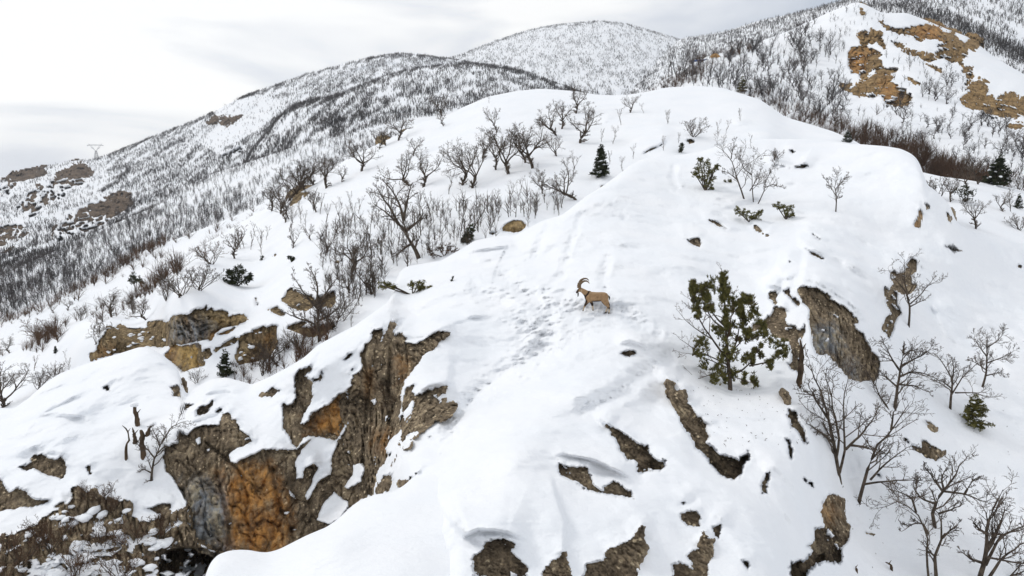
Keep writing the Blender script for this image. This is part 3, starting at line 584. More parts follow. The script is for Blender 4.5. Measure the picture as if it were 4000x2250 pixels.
L_E = Layer('wooded_spur', -400, 2000, 8, E_TOP, full(-400,1420, 0,1330, 500,1150, 1000,860, 1500,640, 2000,520), 8,
            cdepth([(-400,1250,300),(0,1077,330),(476,862,400),(731,724,450),(1250,540,480),(2000,440,520),(-400,1420,150),(0,1330,160),(500,1150,190),(1000,860,250),(1500,640,320),(2000,520,380)]),
            relief(3.4, .5, 0, 40), 'wooded snowy spur below the left mountain', M_SNOWF, (0.05, 15))
E2_TOP = full(-400,1360, 0,1248, 110,1212, 193,1176, 248,1146, 309,1121, 364,1093, 430,1060, 497,1010, 552,985, 607,960, 700,930, 800,890, 950,830, 1100,760)
L_E2 = Layer('brushy_slope', -400, 1100, 8, E2_TOP, full(-400,1560, 0,1450, 500,1240, 900,980, 1100,860), 8,
             cdepth([(-400,1360,150),(0,1248,150),(309,1121,155),(607,960,170),(1100,760,200),(-400,1560,95),(0,1450,95),(500,1240,105),(1100,860,140)]),
             relief(1.2, .2, 0.02, 20), 'small snowy slope edged with brush at the left', M_SNOWF, (0.04, 15))
R_TOP = full(2480,400, 2560,330, 2640,285, 2712,242, 2774,217, 2848,200, 2950,168, 3004,149, 3072,124, 3140,93, 3221,56, 3264,37, 3300,24, 3339,9, 3370,12, 3401,28, 3450,52, 3540,50, 3620,80, 3710,118, 3780,143, 3825,175, 3875,217, 4000,290, 4200,380, 4500,520)
L_R = Layer('right_mountain', 2470, 4500, 6, R_TOP, full(2470,520, 3000,560, 3400,760, 3700,860, 4500,900), 6,
            cdepth([(2480,400,330),(2712,242,330),(3004,149,320),(3339,9,310),(3540,50,300),(3875,217,285),(4500,520,260),(2600,520,190),(3000,560,170),(3400,760,120),(3700,860,105),(4500,900,100),
                    (3000,400,215),(3300,300,250),(3300,500,165),(3400,180,275),(3700,300,235),(3700,500,165),(4000,480,175),(4000,700,120),(3600,150,280)]),
            relief(1.6, .35, 0.0, 22), 'snowy right mountainside with bare trees and ochre outcrops', M_SNOWF, (0.04, 12), rocks=R_ROCKS)
V_TOP = full(3480,640, 3600,672, 3680,690, 3760,700, 3900,722, 4000,745, 4500,860)
L_V = Layer('valley_bank', 3480, 4500, 8, V_TOP, 1080, 8, cdepth([(3480,640,88),(3760,700,82),(4500,860,78),(3480,1080,46),(4000,1080,50),(4500,1080,50),(3760,900,58)]),
            relief(.5, .15, .02), 'snowy bank with shrubs in the valley at right', M_SNOW, (0.05, 20))
M_TOP = full(-400,1550, -150,1460, 0,1397, 127,1336, 243,1289, 315,1253, 386,1217, 475,1172, 530,1143, 624,1068, 718,1010, 800,952, 862,918, 952,862, 1035,814, 1131,773, 1235,717, 1297,662, 1355,620, 1427,586, 1482,559, 1548,531, 1609,492, 1686,465, 1742,448, 1824,412, 1907,377, 2018,355, 2117,346, 2250,356, 2330,370, 2400,372, 2450,370, 2520,360, 2600,342, 2724,335, 2817,342, 2898,366, 2973,391, 3066,456, 3159,484, 3252,512, 3345,553, 3480,640, 3600,720)
L_M = Layer('snow_dome', -400, 3600, 7, M_TOP, full(-400,1760, 0,1700, 600,1560, 1000,1620, 1500,1330, 2000,1060, 2600,760, 3600,820), 7,
            cdepth([(-400,1550,72),(0,1397,75),(475,1176,85),(862,918,95),(1297,662,105),(1548,531,108),(1907,377,110),(2117,346,112),(2724,335,105),(3066,456,86),(3345,553,74),(3600,720,66),
                    (1880,680,70),(2300,520,82),(2600,600,68),(3000,540,71),(2600,760,63),(3000,700,69),(3300,700,67),(2300,900,52),(1600,1000,50),(1200,900,68),(2000,920,48),(1000,1100,60),(700,1140,45.5),(700,1300,44.6),(700,1450,43.5),(420,1280,47.5),(420,1400,46.5),(1000,1290,42.5),(1000,1420,41.5),
                    (1300,1300,38.5),(1100,1170,46),(1000,1560,36),(100,1500,56),(0,1650,46),(-400,1760,46),(600,1560,41),(1500,1300,36),(2300,760,58),(3600,820,58),(1280,1180,43)]),
            relief(.50, .06, .012), 'open white snow dome with dark oaks and a bowl below', M_SNOW, (0.05, 22), rocks=M_ROCKS,
            feats=[ledge(full(1400,640, 1700,520, 1900,470), .3), blob(2100,430,300,60,.6), ledge(full(900,1100, 1100,1010, 1300,900), .3)])
COMMON = [(2000,923,43),(2238,807,44),(2459,647,56),(2653,606,62),(2850,545,65),(3000,538,66),(3250,548,63),(3519,581,54),(3610,700,48),(3735,870,46),(4000,950,50),(4600,980,52),
          (2315,1210,28),(2315,1000,35),(2000,1100,33),(2000,1300,27),(1753,1000,40),(1600,1150,34),(1700,1250,28),(2600,1250,27.5),(2700,1050,34),(2600,850,44),(3000,900,43),(3000,750,52),(3300,800,47),(3300,650,55),
          (3000,1130,33),(3150,1110,31.5),(3300,1300,28.5),(3350,1480,27.5),(2860,1510,24.5),(2500,1450,23),(2200,1500,21.5),(1900,1550,21.5),(1780,1650,19),(1700,1760,17.6),
          (3600,1200,38),(3600,1500,31),(3600,1750,26.5),(4000,1300,40),(4000,1650,31),(4600,1600,36),(3400,950,43),(3050,1450,25),(3150,1700,21),(3300,1950,22),(3350,2250,18.5),(3700,2250,20),(4600,2400,22),(3650,2450,17.5)]
HEX = [(2600,1720,18.2),(2200,1700,17.2),(2500,2000,13.6),(2850,1850,17.2),(2000,1800,14.6),(1640,1835,16.0),(1500,1930,14.6),(1700,2000,13.2),(1277,2060,13.6),(1044,2160,13.0),(848,2168,12.4),(802,2250,11.6),(1300,2250,10.8),(1800,2250,10.6),(2200,2250,11),(2700,2250,12.2),(3050,2100,15.2),(3000,2400,12),(2000,2500,9.2),(700,2500,9),(2450,1850,15.4),(2150,1990,12.9)]
KEX = [(1640,1835,16.8),(1443,1232,27.5),(1500,1300,25.5),(1450,1600,24),(1400,1900,23.2),(1250,1500,24.8),(1150,1700,24.2),(1120,1900,23.2),(983,1502,29),(883,1474,30),(900,1600,26.5),(712,1551,28.5),(700,1700,24.6),(800,1780,24.0),(850,1900,23.3),(900,2100,22.6),(950,2200,22.4),(1300,2150,22),(546,1355,33),(300,1430,34),(0,1593,31),(-400,1700,31),(300,1650,27),(0,1800,25),(400,1800,24.2),(600,1850,24.2),(300,2000,22),(0,2050,21.5),(0,2350,19),(500,2250,20),(-400,2300,20),(1150,1400,26.5),(1300,2450,20.5),(1340,1330,25.6),(700,2450,20)]
D_H = RBF(COMMON + HEX); D_K = RBF(COMMON + KEX)
def f_depth(px, py):
    w = sstep(1480, 1820, px + 0.0)
    return D_K(px, py) ** (1 - w) * D_H(px, py) ** w
F_TOP = full(-400,1690, -150,1625, 0,1593, 55,1596, 110,1557, 182,1491, 237,1457, 309,1430, 386,1405, 469,1380, 546,1355, 585,1358, 635,1386, 679,1424, 703,1452, 712,1500, 722,1545, 762,1513, 828,1480, 883,1474, 938,1488, 983,1502, 1049,1474, 1132,1430, 1187,1397, 1242,1347, 1325,1303, 1383,1274, 1443,1232, 1521,1177, 1543,1110, 1560,1060, 1590,1040, 1653,1030, 1725,1018, 1753,1000, 1813,967, 1852,940, 1935,923, 2012,920, 2056,896, 2117,862, 2194,840, 2238,807, 2294,763, 2349,730, 2404,691, 2459,647, 2514,619, 2570,611, 2653,606, 2743,590, 2850,556, 3000,542, 3150,544, 3250,552, 3345,562, 3460,571, 3519,581, 3560,600, 3587,625, 3606,671, 3618,720, 3656,745, 3712,801, 3735,870, 3800,905, 3900,925, 4000,948, 4500,1000)
_tr = [track(c6(960,170,1050,270,1200,330,1330,430,1450,540,1480,600), 21, 0.144), track(c6(1130,60,1250,170,1400,270,1500,380,1540,560,1480,640,1400,740,1200,830,1060,930,950,1060,850,1200,800,1330), 29, 0.176),
       track(c6(1660,0,1620,120,1560,200,1480,260), 16, 0.104), track(c6(1950,-20,1920,100,1910,180,1950,260), 18, 0.124), track(c6(1500,400,1620,330,1700,330,1780,375,1900,405,2050,390,2150,480,2250,550,2350,560), 26, 0.186, 1.4),
       track(c6(1420,480,1380,560,1440,700,1600,640), 39, 0.104, 1.5), track(c6(1990,420,1800,520,1560,560,1440,640), 52, 0.073, 1.8), track(c2(2420,800,2400,900,2450,980), 13, 0.165), track(c2(1540,1200,1480,1320,1440,1430,1400,1449), 14, 0.124), track(c2(1800,1060,1900,1010,2000,1060), 12, 0.083),
       track(c2(1720,1250,1760,1150,1900,1100,2040,1130,2080,1200), 12, 0.104), track(c6(2420,680,2200,830,1990,990,1700,1100), 31, 0.135, 1.4), track(c2(1650,1449,1690,1330,1740,1230), 13, 0.124), track(c6(1180,420,1300,520,1340,640,1260,720), 34, 0.062, 1.6)]
_tr += [prints(c6(960,170,1050,270,1200,330,1330,430,1450,540,1480,600), 9, 14, 8, .13, 1), prints(c6(1130,60,1250,170,1400,270,1500,380,1540,560,1480,640,1400,740,1200,830,1060,930,950,1060,850,1200,800,1330), 8, 20, 9, .15, 2), prints(c6(1500,400,1620,330,1700,330,1780,375,1900,405,2050,390,2150,480,2250,550,2350,560), 7, 16, 9, .16, 3),
        prints(c6(1660,0,1620,120,1560,200,1480,260,1500,400), 11, 10, 8, .12, 4), prints(c6(1950,-20,1920,100,1910,180,1950,260,1960,380), 9, 7, 8, .13, 5), prints(c6(1420,480,1380,560,1440,700,1600,640,1750,600), 10, 26, 9, .10, 6), prints(c6(2420,680,2200,830,1990,990,1700,1100), 9, 15, 8, .10, 7), prints(c2(2420,760,2400,900,2450,980,2380,1040,2200,1060,2000,1060,1800,1060), 9, 6, 6, .14, 8),
        prints(c2(1540,1200,1480,1320,1440,1430,1380,1500), 9, 9, 7, .13, 9), prints(c2(1720,1250,1760,1150,1900,1100,2040,1130,2080,1200), 10, 6, 6, .1, 10), prints(c2(1740,1230,1690,1330,1650,1449,1600,1520), 9, 8, 7, .12, 11), prints(c6(1990,420,1800,520,1560,560), 14, 30, 10, .08, 12), prints(c3(60,1060,110,1150,180,1200), 9, 10, 6, .14, 13)]
_ld = [ledge(c6(460,600,640,565,850,485,1000,435,1130,410), .30), ledge(c6(590,985,680,925,800,900,850,905), .35, 90), ledge(c6(2100,960,1990,985,1700,1095,1400,1215,1100,1335,950,1400,860,1440), -.09, 220),
       ledge(c7(1560,335,1650,320,1850,360,2050,450,2200,540), .35, 110), ledge(c7(920,930,960,895,1050,862,1250,880,1420,960), .42, 170), ledge(c7(1650,1150,1660,1000,1668,800,1600,600,1560,420), .22, 160),
       ledge(c8(230,20,400,70,560,180), .22), ledge(c8(760,455,830,500,880,570), .4, 90), ledge(c8(690,565,740,590,830,600), .4, 80), ledge(c8(930,540,1060,560,1180,620,1300,720,1380,800), .45, 130, .1), ledge(c8(880,215,1000,290,1170,405), .35, 110), ledge(c8(1240,520,1300,600,1400,720), .25, 80),
       ledge(c3(600,950,700,885,900,868,1100,888,1300,915), .35, 120), ledge(c3(230,1370,400,1300,560,1260,680,1300), .4, 120), ledge(c3(10,1200,120,1170,250,1190,380,1240), .25), ledge(c8(1880,640,1900,740,1960,900,1980,1000), .25, 120),
       ledge(c2(1350,1449,1250,1340,1130,1330,980,1380,860,1449), .45, 130), ledge(c6(120,640,330,560,450,470,560,400), .25), ledge(c5(0,560,140,520,260,470,420,500,560,560), .30, 110), ledge(c5(160,400,280,240,440,220,600,250,680,300), .35), ledge(c5(250,260,380,170,520,100,700,100), .25),
       ledge(c5(1300,300,1420,260,1540,220,1640,190), .3, 70), ledge(c5(1400,130,1500,70,1650,60,1760,140), .22), ledge(c7(300,1000,360,800,450,700,640,640), -.14, 200), ledge(c7(2560,130,2400,200,2250,180), .15), ledge(c6(1850,1130,1900,1180,2000,1230), .3, 70), ledge(c6(2000,640,2100,610,2200,640,2250,690), .22, 60),
       blob(2050,1700,260,90,.35,-.3), blob(1300,2140,160,70,.25,-.4), blob(1850,1500,140,260,-.25,.5), blob(2450,1330,220,50,.2), blob(2250,1560,180,60,.22,-.4), blob(2560,1560,70,150,-.18,.4), blob(250,1650,200,60,.4,-.3), blob(480,1450,160,50,.3,-.2), blob(1250,1440,150,40,.3,-.5), blob(2420,930,120,40,.25), blob(3400,720,200,40,-.25)]
L_F = Layer('snow_ridge', -300, 4300, 5.7, F_TOP, 2400, 5.7, f_depth, relief(.46, .13, .018, 5.0), 'near snow-covered rocky ridge the goat stands on', M_SNOW, (0.05, 16), feats=_tr + _ld, rocks=F_ROCKS, snow=F_SNOW)
G_TOP = full(600,2480, 740,2400, 790,2290, 802,2250, 815,2207, 848,2168, 891,2152, 935,2147, 978,2149, 1011,2156, 1044,2158, 1087,2147, 1141,2120, 1196,2092, 1277,2058, 1321,2027, 1364,1986, 1400,1957, 1441,1940, 1479,1929, 1528,1925, 1577,1897, 1640,1840, 1720,1790, 1800,1760, 1900,1760)
def g_depth(px, py): return D_H(px, py) + 0.4 * sstep(1480, 1880, px)
L_G = Layer('near_snow_hump', 700, 1900, 6, G_TOP, 2520, 6, g_depth, relief(.22, .05, .012, 5.0), 'smooth snow hump closest to the camera in front of the cliffs', M_SNOW, (0.07, 26),
            feats=[ledge(c7(300,1000,360,800,450,700,640,640), -.14, 200), blob(1300,2140,160,70,.25,-.4)])
L_B.build_rocks(4.5, M_ROCKL); L_R.build_rocks(3.2, M_ROCKF); L_M.build_rocks(4.0, M_ROCKM); L_F.build_rocks(3.9, M_ROCK)
# ------------------------------------------------------------------ trees and shrubs
def unit(v): return v / (np.linalg.norm(v, axis=-1, keepdims=True) + 1e-12)
def resample(pts, n):
    pts = np.asarray(pts, float); s_ = np.concatenate([[0], np.cumsum(np.linalg.norm(np.diff(pts, axis=0), axis=1))])
    q = np.linspace(0, s_[-1], n); return np.stack([np.interp(q, s_, pts[:, k]) for k in range(3)], 1)
def tubes(P, R, sides):
    """P (B,n,3) centre lines, R (B,n) radii -> vertices, quads"""
    B, n, _ = P.shape; T = unit(np.gradient(P, axis=1)); ref = np.where(np.abs(T[..., 2:3]) > 0.9, np.array([1., 0, 0]), np.array([0, 0, 1.]))
    U = unit(np.cross(T, ref)); Vv = np.cross(T, U); a = np.arange(sides) * 2 * math.pi / sides
    ring = P[:, :, None] + R[:, :, None, None] * (np.cos(a)[:, None] * U[:, :, None] + np.sin(a)[:, None] * Vv[:, :, None])
    V = ring.reshape(-1, 3); b = np.arange(B)[:, None, None] * n * sides; k = np.arange(n - 1)[None, :, None] * sides; j = np.arange(sides)[None, None]
    j2 = (j + 1) % sides; f = np.stack(np.broadcast_arrays(b + k + j, b + k + j2, b + k + sides + j2, b + k + sides + j), -1).reshape(-1, 4)
    return V, f
def merge(parts):
    Vs, Fs, o = [], [], 0
    for V, f in parts: Vs.append(V); Fs.append(np.asarray(f) + o); o += len(V)
    return np.concatenate(Vs), Fs
def sprout(rng, P, R, nchild, lr, ang, up, npts, rk, rmin, t0=0.25, wander=0.25, tip=1.05):
    B, n, _ = P.shape; L = np.linalg.norm(np.diff(P, axis=1), axis=-1).sum(1)
    t = (t0 + (1 - t0) * (np.arange(nchild)[None] + rng.random((B, nchild))) / nchild) * tip; t = np.minimum(t, 0.999).ravel()
    pi = np.repeat(np.arange(B), nchild); u = t * (n - 1); i = u.astype(int); a = (u - i)[:, None]
    start = P[pi, i] * (1 - a) + P[pi, i + 1] * a; tan = unit(P[pi, i + 1] - P[pi, i]); r0 = R[pi, i] * (1 - a[:, 0]) + R[pi, i + 1] * a[:, 0]
    q = unit(np.cross(tan, rng.normal(size=tan.shape))); an = np.radians(rng.uniform(*ang, len(t)))[:, None]
    d = unit(tan * np.cos(an) + q * np.sin(an) + np.array([0, 0, up])); ln = L[pi] * rng.uniform(*lr, len(t)) * (1.15 - 0.6 * t)
    pts = [start]; seg = (ln / (npts - 1))[:, None]
    for k in range(npts - 1):
        d = unit(d + wander * rng.normal(size=d.shape) + np.array([0, 0, up * 0.6])); pts.append(pts[-1] + d * seg)
    C = np.stack(pts, 1); r = np.maximum(r0 * rk, rmin)[:, None] * np.linspace(1, 0.45, npts)[None]
    return C, np.maximum(r, rmin * 0.8)
def limbs_to_tree(rng, limbs, rads, spec, rmin):
    """limbs: list of centre lines (first = trunk); spec: per level (children, length ratio, angle, up, t0)"""
    n = 10; P = np.stack([resample(l, n) for l in limbs]); R = np.stack([np.linspace(a, b, n) for a, b in rads])
    thick = [tubes(P, R, 7)]; thin = []; cp, cr = P, R
    for k, (nc, lr, ang, up, t0) in enumerate(spec):
        cp, cr = sprout(rng, cp, cr, nc, lr, ang, up, 5 if k == 0 else 4 if k == 1 else 3, 0.6, rmin, t0, 0.22 + 0.05 * k)
        thin.append(tubes(cp, cr, 4 if k == 0 else 3))
    return merge(thick), merge(thin)
def oak_limbs(rng, H, trunk=0.28, nl=4, spread=(22, 55), bend=0.16, fat=0.028):
    tr = [np.zeros(3)]; d = unit(np.array([rng.normal() * .15, rng.normal() * .15, 1.0]))
    for k in range(5): d = unit(d + bend * rng.normal(size=3) * np.array([1, 1, .3])); tr.append(tr[-1] + d * H * trunk / 5)
    tr[0] = tr[0] - np.array([0, 0, .06 * H]); limbs = [np.array(tr)]; rads = [(H * fat, H * fat * 0.75)]; az0 = rng.random() * 6.28
    for k in range(nl):
        az = az0 + k * 2 * math.pi / nl + rng.normal() * .35; an = math.radians(rng.uniform(*spread)); d = np.array([math.cos(az) * math.sin(an), math.sin(az) * math.sin(an), math.cos(an)])
        p = limbs[0][-1] - np.array(limbs[0][-1] - limbs[0][-2]) * rng.random() * .8; l = [p]; ln = H * rng.uniform(.45, .68)
        for q in range(7): d = unit(d + bend * 1.3 * rng.normal(size=3) + np.array([0, 0, .10])); l.append(l[-1] + d * ln / 7)
        limbs.append(np.array(l)); rads.append((H * fat * 0.55, H * fat * 0.10))
    return limbs, rads
OAK = [(9, (.28, .55), (30, 65), .10, .22), (6, (.35, .6), (25, 60), .12, .2), (5, (.35, .7), (20, 50), .12, .2)]
SAP = [(7, (.25, .5), (25, 50), .25, .25), (4, (.35, .6), (20, 45), .2, .2), (3, (.4, .6), (20, 40), .15, .2)]
def make_tree(name, parts, parent_loc, twig=M_TWIG, bark=M_BARK):
    (tv, tf), (cv, cf) = parts; e = empty(name, parent_loc)
    mesh('trunk', tv, tf, bark, e); mesh('crown', cv, cf, twig, e); return e
PROTO = {}
for k in range(6):
    g = np.random.default_rng(100 + k); lm, rd = oak_limbs(g, 1.0, g.uniform(.18, .34), 4 + k % 2, (20, 60), .15 + .03 * (k % 3))
    PROTO['oak%d' % k] = limbs_to_tree(g, lm, rd, OAK, .0017); PROTO['oakfar%d' % k] = limbs_to_tree(g, lm, rd, [(8, (.28, .55), (30, 65), .10, .22), (6, (.35, .7), (25, 60), .12, .2)], .0042)
for k in range(3):
    g = np.random.default_rng(200 + k); lm, rd = oak_limbs(g, 1.0, .5, 3, (10, 28), .07, .014); PROTO['sap%d' % k] = limbs_to_tree(g, lm, rd, SAP, .0022)
for k in range(3):                                            # many-stemmed shrub
    g = np.random.default_rng(300 + k); lm, rd = [], []
    for q in range(9):
        az = g.random() * 6.28; an = math.radians(g.uniform(5, 55)); d = np.array([math.cos(az) * math.sin(an), math.sin(az) * math.sin(an), math.cos(an)]); l = [np.array([g.normal() * .04, g.normal() * .04, -.05])]
        for z in range(6): d = unit(d + .14 * g.normal(size=3) + np.array([0, 0, .06])); l.append(l[-1] + d * g.uniform(.11, .17))
        lm.append(np.array(l)); rd.append((.013, .004))
    PROTO['shrub%d' % k] = limbs_to_tree(g, lm, rd, [(6, (.3, .6), (20, 55), .1, .2), (4, (.3, .6), (20, 50), .1, .2), (3, (.4, .6), (20, 50), .1,   .2)], .0042)
for k_, ((tv, tf), (cv, cf)) in list(PROTO.items()):           # every proto exactly 1 m tall
    z = np.percentile(cv[:, 2], 99.3); PROTO[k_] = ((tv / z, tf), (cv / z, cf))
_first = {}
def proto_obj(kind, tw, single=False):
    """first placed tree of a kind carries the mesh data; later ones are copies that share it"""
    key = (kind, tw.name, single)
    if key in _first: return copy_tree(_first[key])
    (tv, tf), (cv, cf) = PROTO[kind.replace('oak', 'oakfar') if single else kind]
    nm = {'oak': 'bare_oak', 'sap': 'bare_sapling', 'shr': 'bare_shrub'}[kind[:3]]
    if single:
        V, Fc = np.concatenate([tv, cv]), [f for f in tf] + [f + len(tv) for f in cf]; o = mesh(nm, V, Fc, tw); 
    else: o = make_tree(nm, PROTO[kind], (0, 0, 0), tw)
    _first[key] = o; return o
_tr_rng = np.random.default_rng(9)
def plant(layer, px, py, hpx, kind, label, group=None, cat='tree', lean=0.0, tw=None, single=False, wide=1.0, sink=0.02):
    p = layer.pos(np.array(px, float), np.array(py, float)); d = float((p - CAM) @ FWD); H = hpx * d / F_PX
    o = proto_obj(kind, tw or M_TWIG, single); o.location = p - np.array([0, 0, sink * H]); o.scale = (H * wide, H * wide, H)
    o.rotation_euler = (0, math.radians(lean), 0) ; o.rotation_euler.rotate_axis('Z', _tr_rng.random() * 6.28)
    return tag(o, label, cat, group)

# --- low-detail trees for woods seen from afar (one object per wood)
def wood_proto(g, nb, thick, kind='tree', subs=2):
    V, f = [], []
    def sliver(a, b, w):
        t = unit(b - a); s_ = unit(np.cross(t, g.normal(size=3))) * w; s2 = unit(np.cross(t, s_)) * w; i = len(V)
        V.extend([a + s_, a - s_, b, a + s2, a - s2]); f.extend([(i, i + 1, i + 2), (i + 3, i + 4, i + 2)])
    top = np.array([g.normal() * .08, g.normal() * .08, .55]); sliver(np.array([0, 0, -.1]), top + np.array([0, 0, .4]), thick * 1.6)
    for k in range(nb):
        z = g.uniform(.12, .6) if kind == 'tree' else g.uniform(0, .15); a = np.array([0, 0, z]); az = g.random() * 6.28; an = math.radians(g.uniform(15, 60) if kind == 'tree' else g.uniform(5, 65)); L = g.uniform(.3, .6) * (1.0 if kind == 'tree' else 1.5)
        b = a + L * np.array([math.cos(az) * math.sin(an), math.sin(az) * math.sin(an), math.cos(an)]); sliver(a, b, thick)
        for q in range(subs):
            m = a + (b - a) * g.uniform(.35, .9); sliver(m, m + unit((b - a) / L + .7 * g.normal(size=3) + np.array([0, 0, .3])) * L * g.uniform(.25, .5), thick * .6)
    return np.array(V), np.array(f)
WOODP = [wood_proto(np.random.default_rng(400 + k), 8, .013, subs=1) for k in range(6)]
WOODF = [wood_proto(np.random.default_rng(420 + k), 3, .030, subs=0) for k in range(8)]
BRUSHP = [wood_proto(np.random.default_rng(440 + k), 16, .010, 'brush') for k in range(5)]
def wood(name, label, layer, pts, hgt, protos, material, seed, cat='woodland'):
    """pts (n,2) pixels on the layer; one joined object"""
    g = np.random.default_rng(seed); pts = np.asarray(pts); P = layer.pos(pts[:, 0], pts[:, 1]); n = len(P)
    H = hgt if np.ndim(hgt) else (g.uniform(.35, 1.0, n) + .5 * g.random(n) ** 3) * hgt; kind = g.integers(0, len(protos), n); az = g.random(n) * 6.28
    Vs, Fs, o = [], [], 0
    for k, (pv, pf) in enumerate(protos):
        m = np.where(kind == k)[0]
        if not len(m): continue
        c_, s_ = np.cos(az[m])[:, None], np.sin(az[m])[:, None]
        x = pv[None, :, 0] * c_ - pv[None, :, 1] * s_; y = pv[None, :, 0] * s_ + pv[None, :, 1] * c_; z = np.broadcast_to(pv[None, :, 2], x.shape)
        V = np.stack([x, y, z], -1) * H[m][:, None, None] + P[m][:, None]; Vs.append(V.reshape(-1, 3))
        Fs.append((pf[None] + (np.arange(len(m)) * len(pv))[:, None, None]).reshape(-1, 3) + o); o += len(m) * len(pv)
    ob = mesh(name, np.concatenate(Vs), Fs, material, smooth=False); return tag(ob, label, cat, None, 'stuff')
def scatter(layer, n, seed, region=None, dens=None, margin=4, crest=0.0, crest_w=14, front=()):
    """random spots on a hill, thinned by a density of the place; crest = share gathered along the ridge line"""
    g = np.random.default_rng(seed); out = []; x0, x1 = layer.px[0] + 20, layer.px[-1] - 20
    a = np.array(region) if region is not None else None
    if a is not None: x0, x1 = max(x0, a[:, 0].min()), min(x1, a[:, 0].max())
    tot = 0
    for it in range(60):
        m = n * 2; x = g.uniform(x0, x1, m); yt = np.interp(x, layer.px, layer.yt); yb = np.interp(x, layer.px, layer.yb)
        y = np.where(g.random(m) < crest, yt + np.abs(g.normal(size=m)) * crest_w + 1, yt + margin + (yb - yt - margin) * g.random(m))
        k = np.ones(m, bool)
        if a is not None: k &= poly_sdf(x, y, a) > 0
        if dens is not None: k &= g.random(m) < dens(x, y, layer.pos(x, y))
        for fl in front: k &= (x < fl.px[0]) | (x > fl.px[-1]) | (y < np.interp(x, fl.px, fl.yt) + 14)
        u, v = layer.uv(x, y); k &= layer.f[v.astype(int), u.astype(int)] < -5
        out.append(np.stack([x, y], 1)[k]); tot += k.sum()
        if tot >= n: break
    return np.concatenate(out)[:n]
def along(layer, line, n, seed, wpx=10, dy=0):
    g = np.random.default_rng(seed); line = np.array(line, float); s_ = np.concatenate([[0], np.cumsum(np.hypot(*np.diff(line, axis=0).T))]); q = g.random(n) * s_[-1]
    x = np.interp(q, s_, line[:, 0]) + g.normal(size=n) * wpx * .4; y = np.interp(q, s_, line[:, 1]) + g.normal(size=n) * wpx * .5 + dy; return np.stack([x, y], 1)

# --- needles
def blades(g, C, rad, n, size, width=0.28, upb=0.5, squash=1.0):
    """C (k,3) clump centres, rad (k,) -> narrow two-sided triangles through each clump's volume"""
    k = len(C); rad = np.broadcast_to(rad, (k,)); d = unit(g.normal(size=(k, n, 3))); r = g.random((k, n, 1)) ** .45
    p = C[:, None] + d * r * rad[:, None, None] * np.array([1, 1, squash]); t = unit(d + .7 * g.normal(size=d.shape) + np.array([0, 0, upb])); L = size * g.uniform(.6, 1.3, (k, n, 1))
    s_ = unit(np.cross(t, g.normal(size=d.shape))) * L * width; s2 = np.cross(t, s_)
    V = np.stack([p + s_, p - s_, p + t * L, p + s2, p - s2], 2).reshape(-1, 3); i = np.arange(k * n)[:, None] * 5
    return V, np.concatenate([i + np.array([0, 1, 2]), i + np.array([3, 4, 2])])
def conifer(name, layer, px, py, hpx, wpx, label, seed, leaf=M_LEAFD, dense=1.0, cat='conifer', snow=True, tiers=9):
    p = layer.pos(np.array(px, float), np.array(py, float)); d = float((p - CAM) @ FWD); H = hpx * d / F_PX; Wd = wpx * d / F_PX / 2; g = np.random.default_rng(seed)
    e = empty(name, p); tr = np.array([[0, 0, -.1 * H], [0, 0, H * .5], [0, 0, H * .97]]); mesh('trunk', *tubes2(resample(tr, 8)[None], np.linspace(.03, .004, 8)[None] * H, 6), M_BARK, e)
    C, B = [], []
    for k in range(tiers):
        z = H * (.06 + .88 * k / tiers); rr = Wd * (1 - k / tiers) ** .8; nb = max(3, int(7 * (1 - .5 * k / tiers)))
        for q in range(nb):
            az = g.random() * 6.28; L = rr * g.uniform(.65, 1.15); tipz = z + L * g.uniform(-.15, .35)
            a, b = np.array([0, 0, z]), np.array([math.cos(az) * L, math.sin(az) * L, tipz]); B.append(np.linspace(a, b, 4))
            for t in (.35, .65, .95): C.append(a + (b - a) * t + g.normal(size=3) * .02 * H)
    C.append(np.array([0, 0, H * .97])); mesh('branches', *tubes2(np.array(B), np.full((len(B), 4), .006 * H), 3), M_BARK, e)
    C = np.array(C); V, f = blades(g, C, .055 * H + .02, int(16 * dense), .055 * H + .01, .25, .3, .7); mesh('crown', V, [f], leaf, e, smooth=False)
    if snow:
        m = g.random(len(C)) < .22; snow_blobs('snow_load', C[m] + np.array([0, 0, .03 * H]), .045 * H, g, e)
    return tag(e, label, cat)
def tubes2(P, R, s_):
    V, f = tubes(P, R, s_); return V, [f]
def tag_stuff(*a):
    o = mesh(*a)
    if o.name.startswith('snow_load'): o['kind'] = 'stuff'
    return o
def snow_blobs(name, C, r, g, parent=None):
    """small heaps of snow lying on branches"""
    if not len(C): return None
    import bmesh
    bm = bmesh.new(); bmesh.ops.create_icosphere(bm, subdivisions=2, radius=1.0); v = np.array([x.co[:] for x in bm.verts]); f = np.array([[x.index for x in q.verts] for q in bm.faces]); bm.free()
    n = len(C); rr = r * g.uniform(.5, 1.4, n)[:, None, None]; wob = 1 + .6 * fbm(v[None] * 1.6 + g.normal(size=(n, 1, 3)) * 9, 2)[..., None]
    V = v[None] * wob * rr * np.array([1, 1, .55]) * np.stack([g.uniform(.7, 1.6, n), g.uniform(.7, 1.5, n), g.uniform(.7, 1.2, n)], -1)[:, None] + C[:, None]
    return tag_stuff(name, V.reshape(-1, 3), [(f[None] + (np.arange(n) * len(v))[:, None, None]).reshape(-1, 3)], M_SNOW, parent)
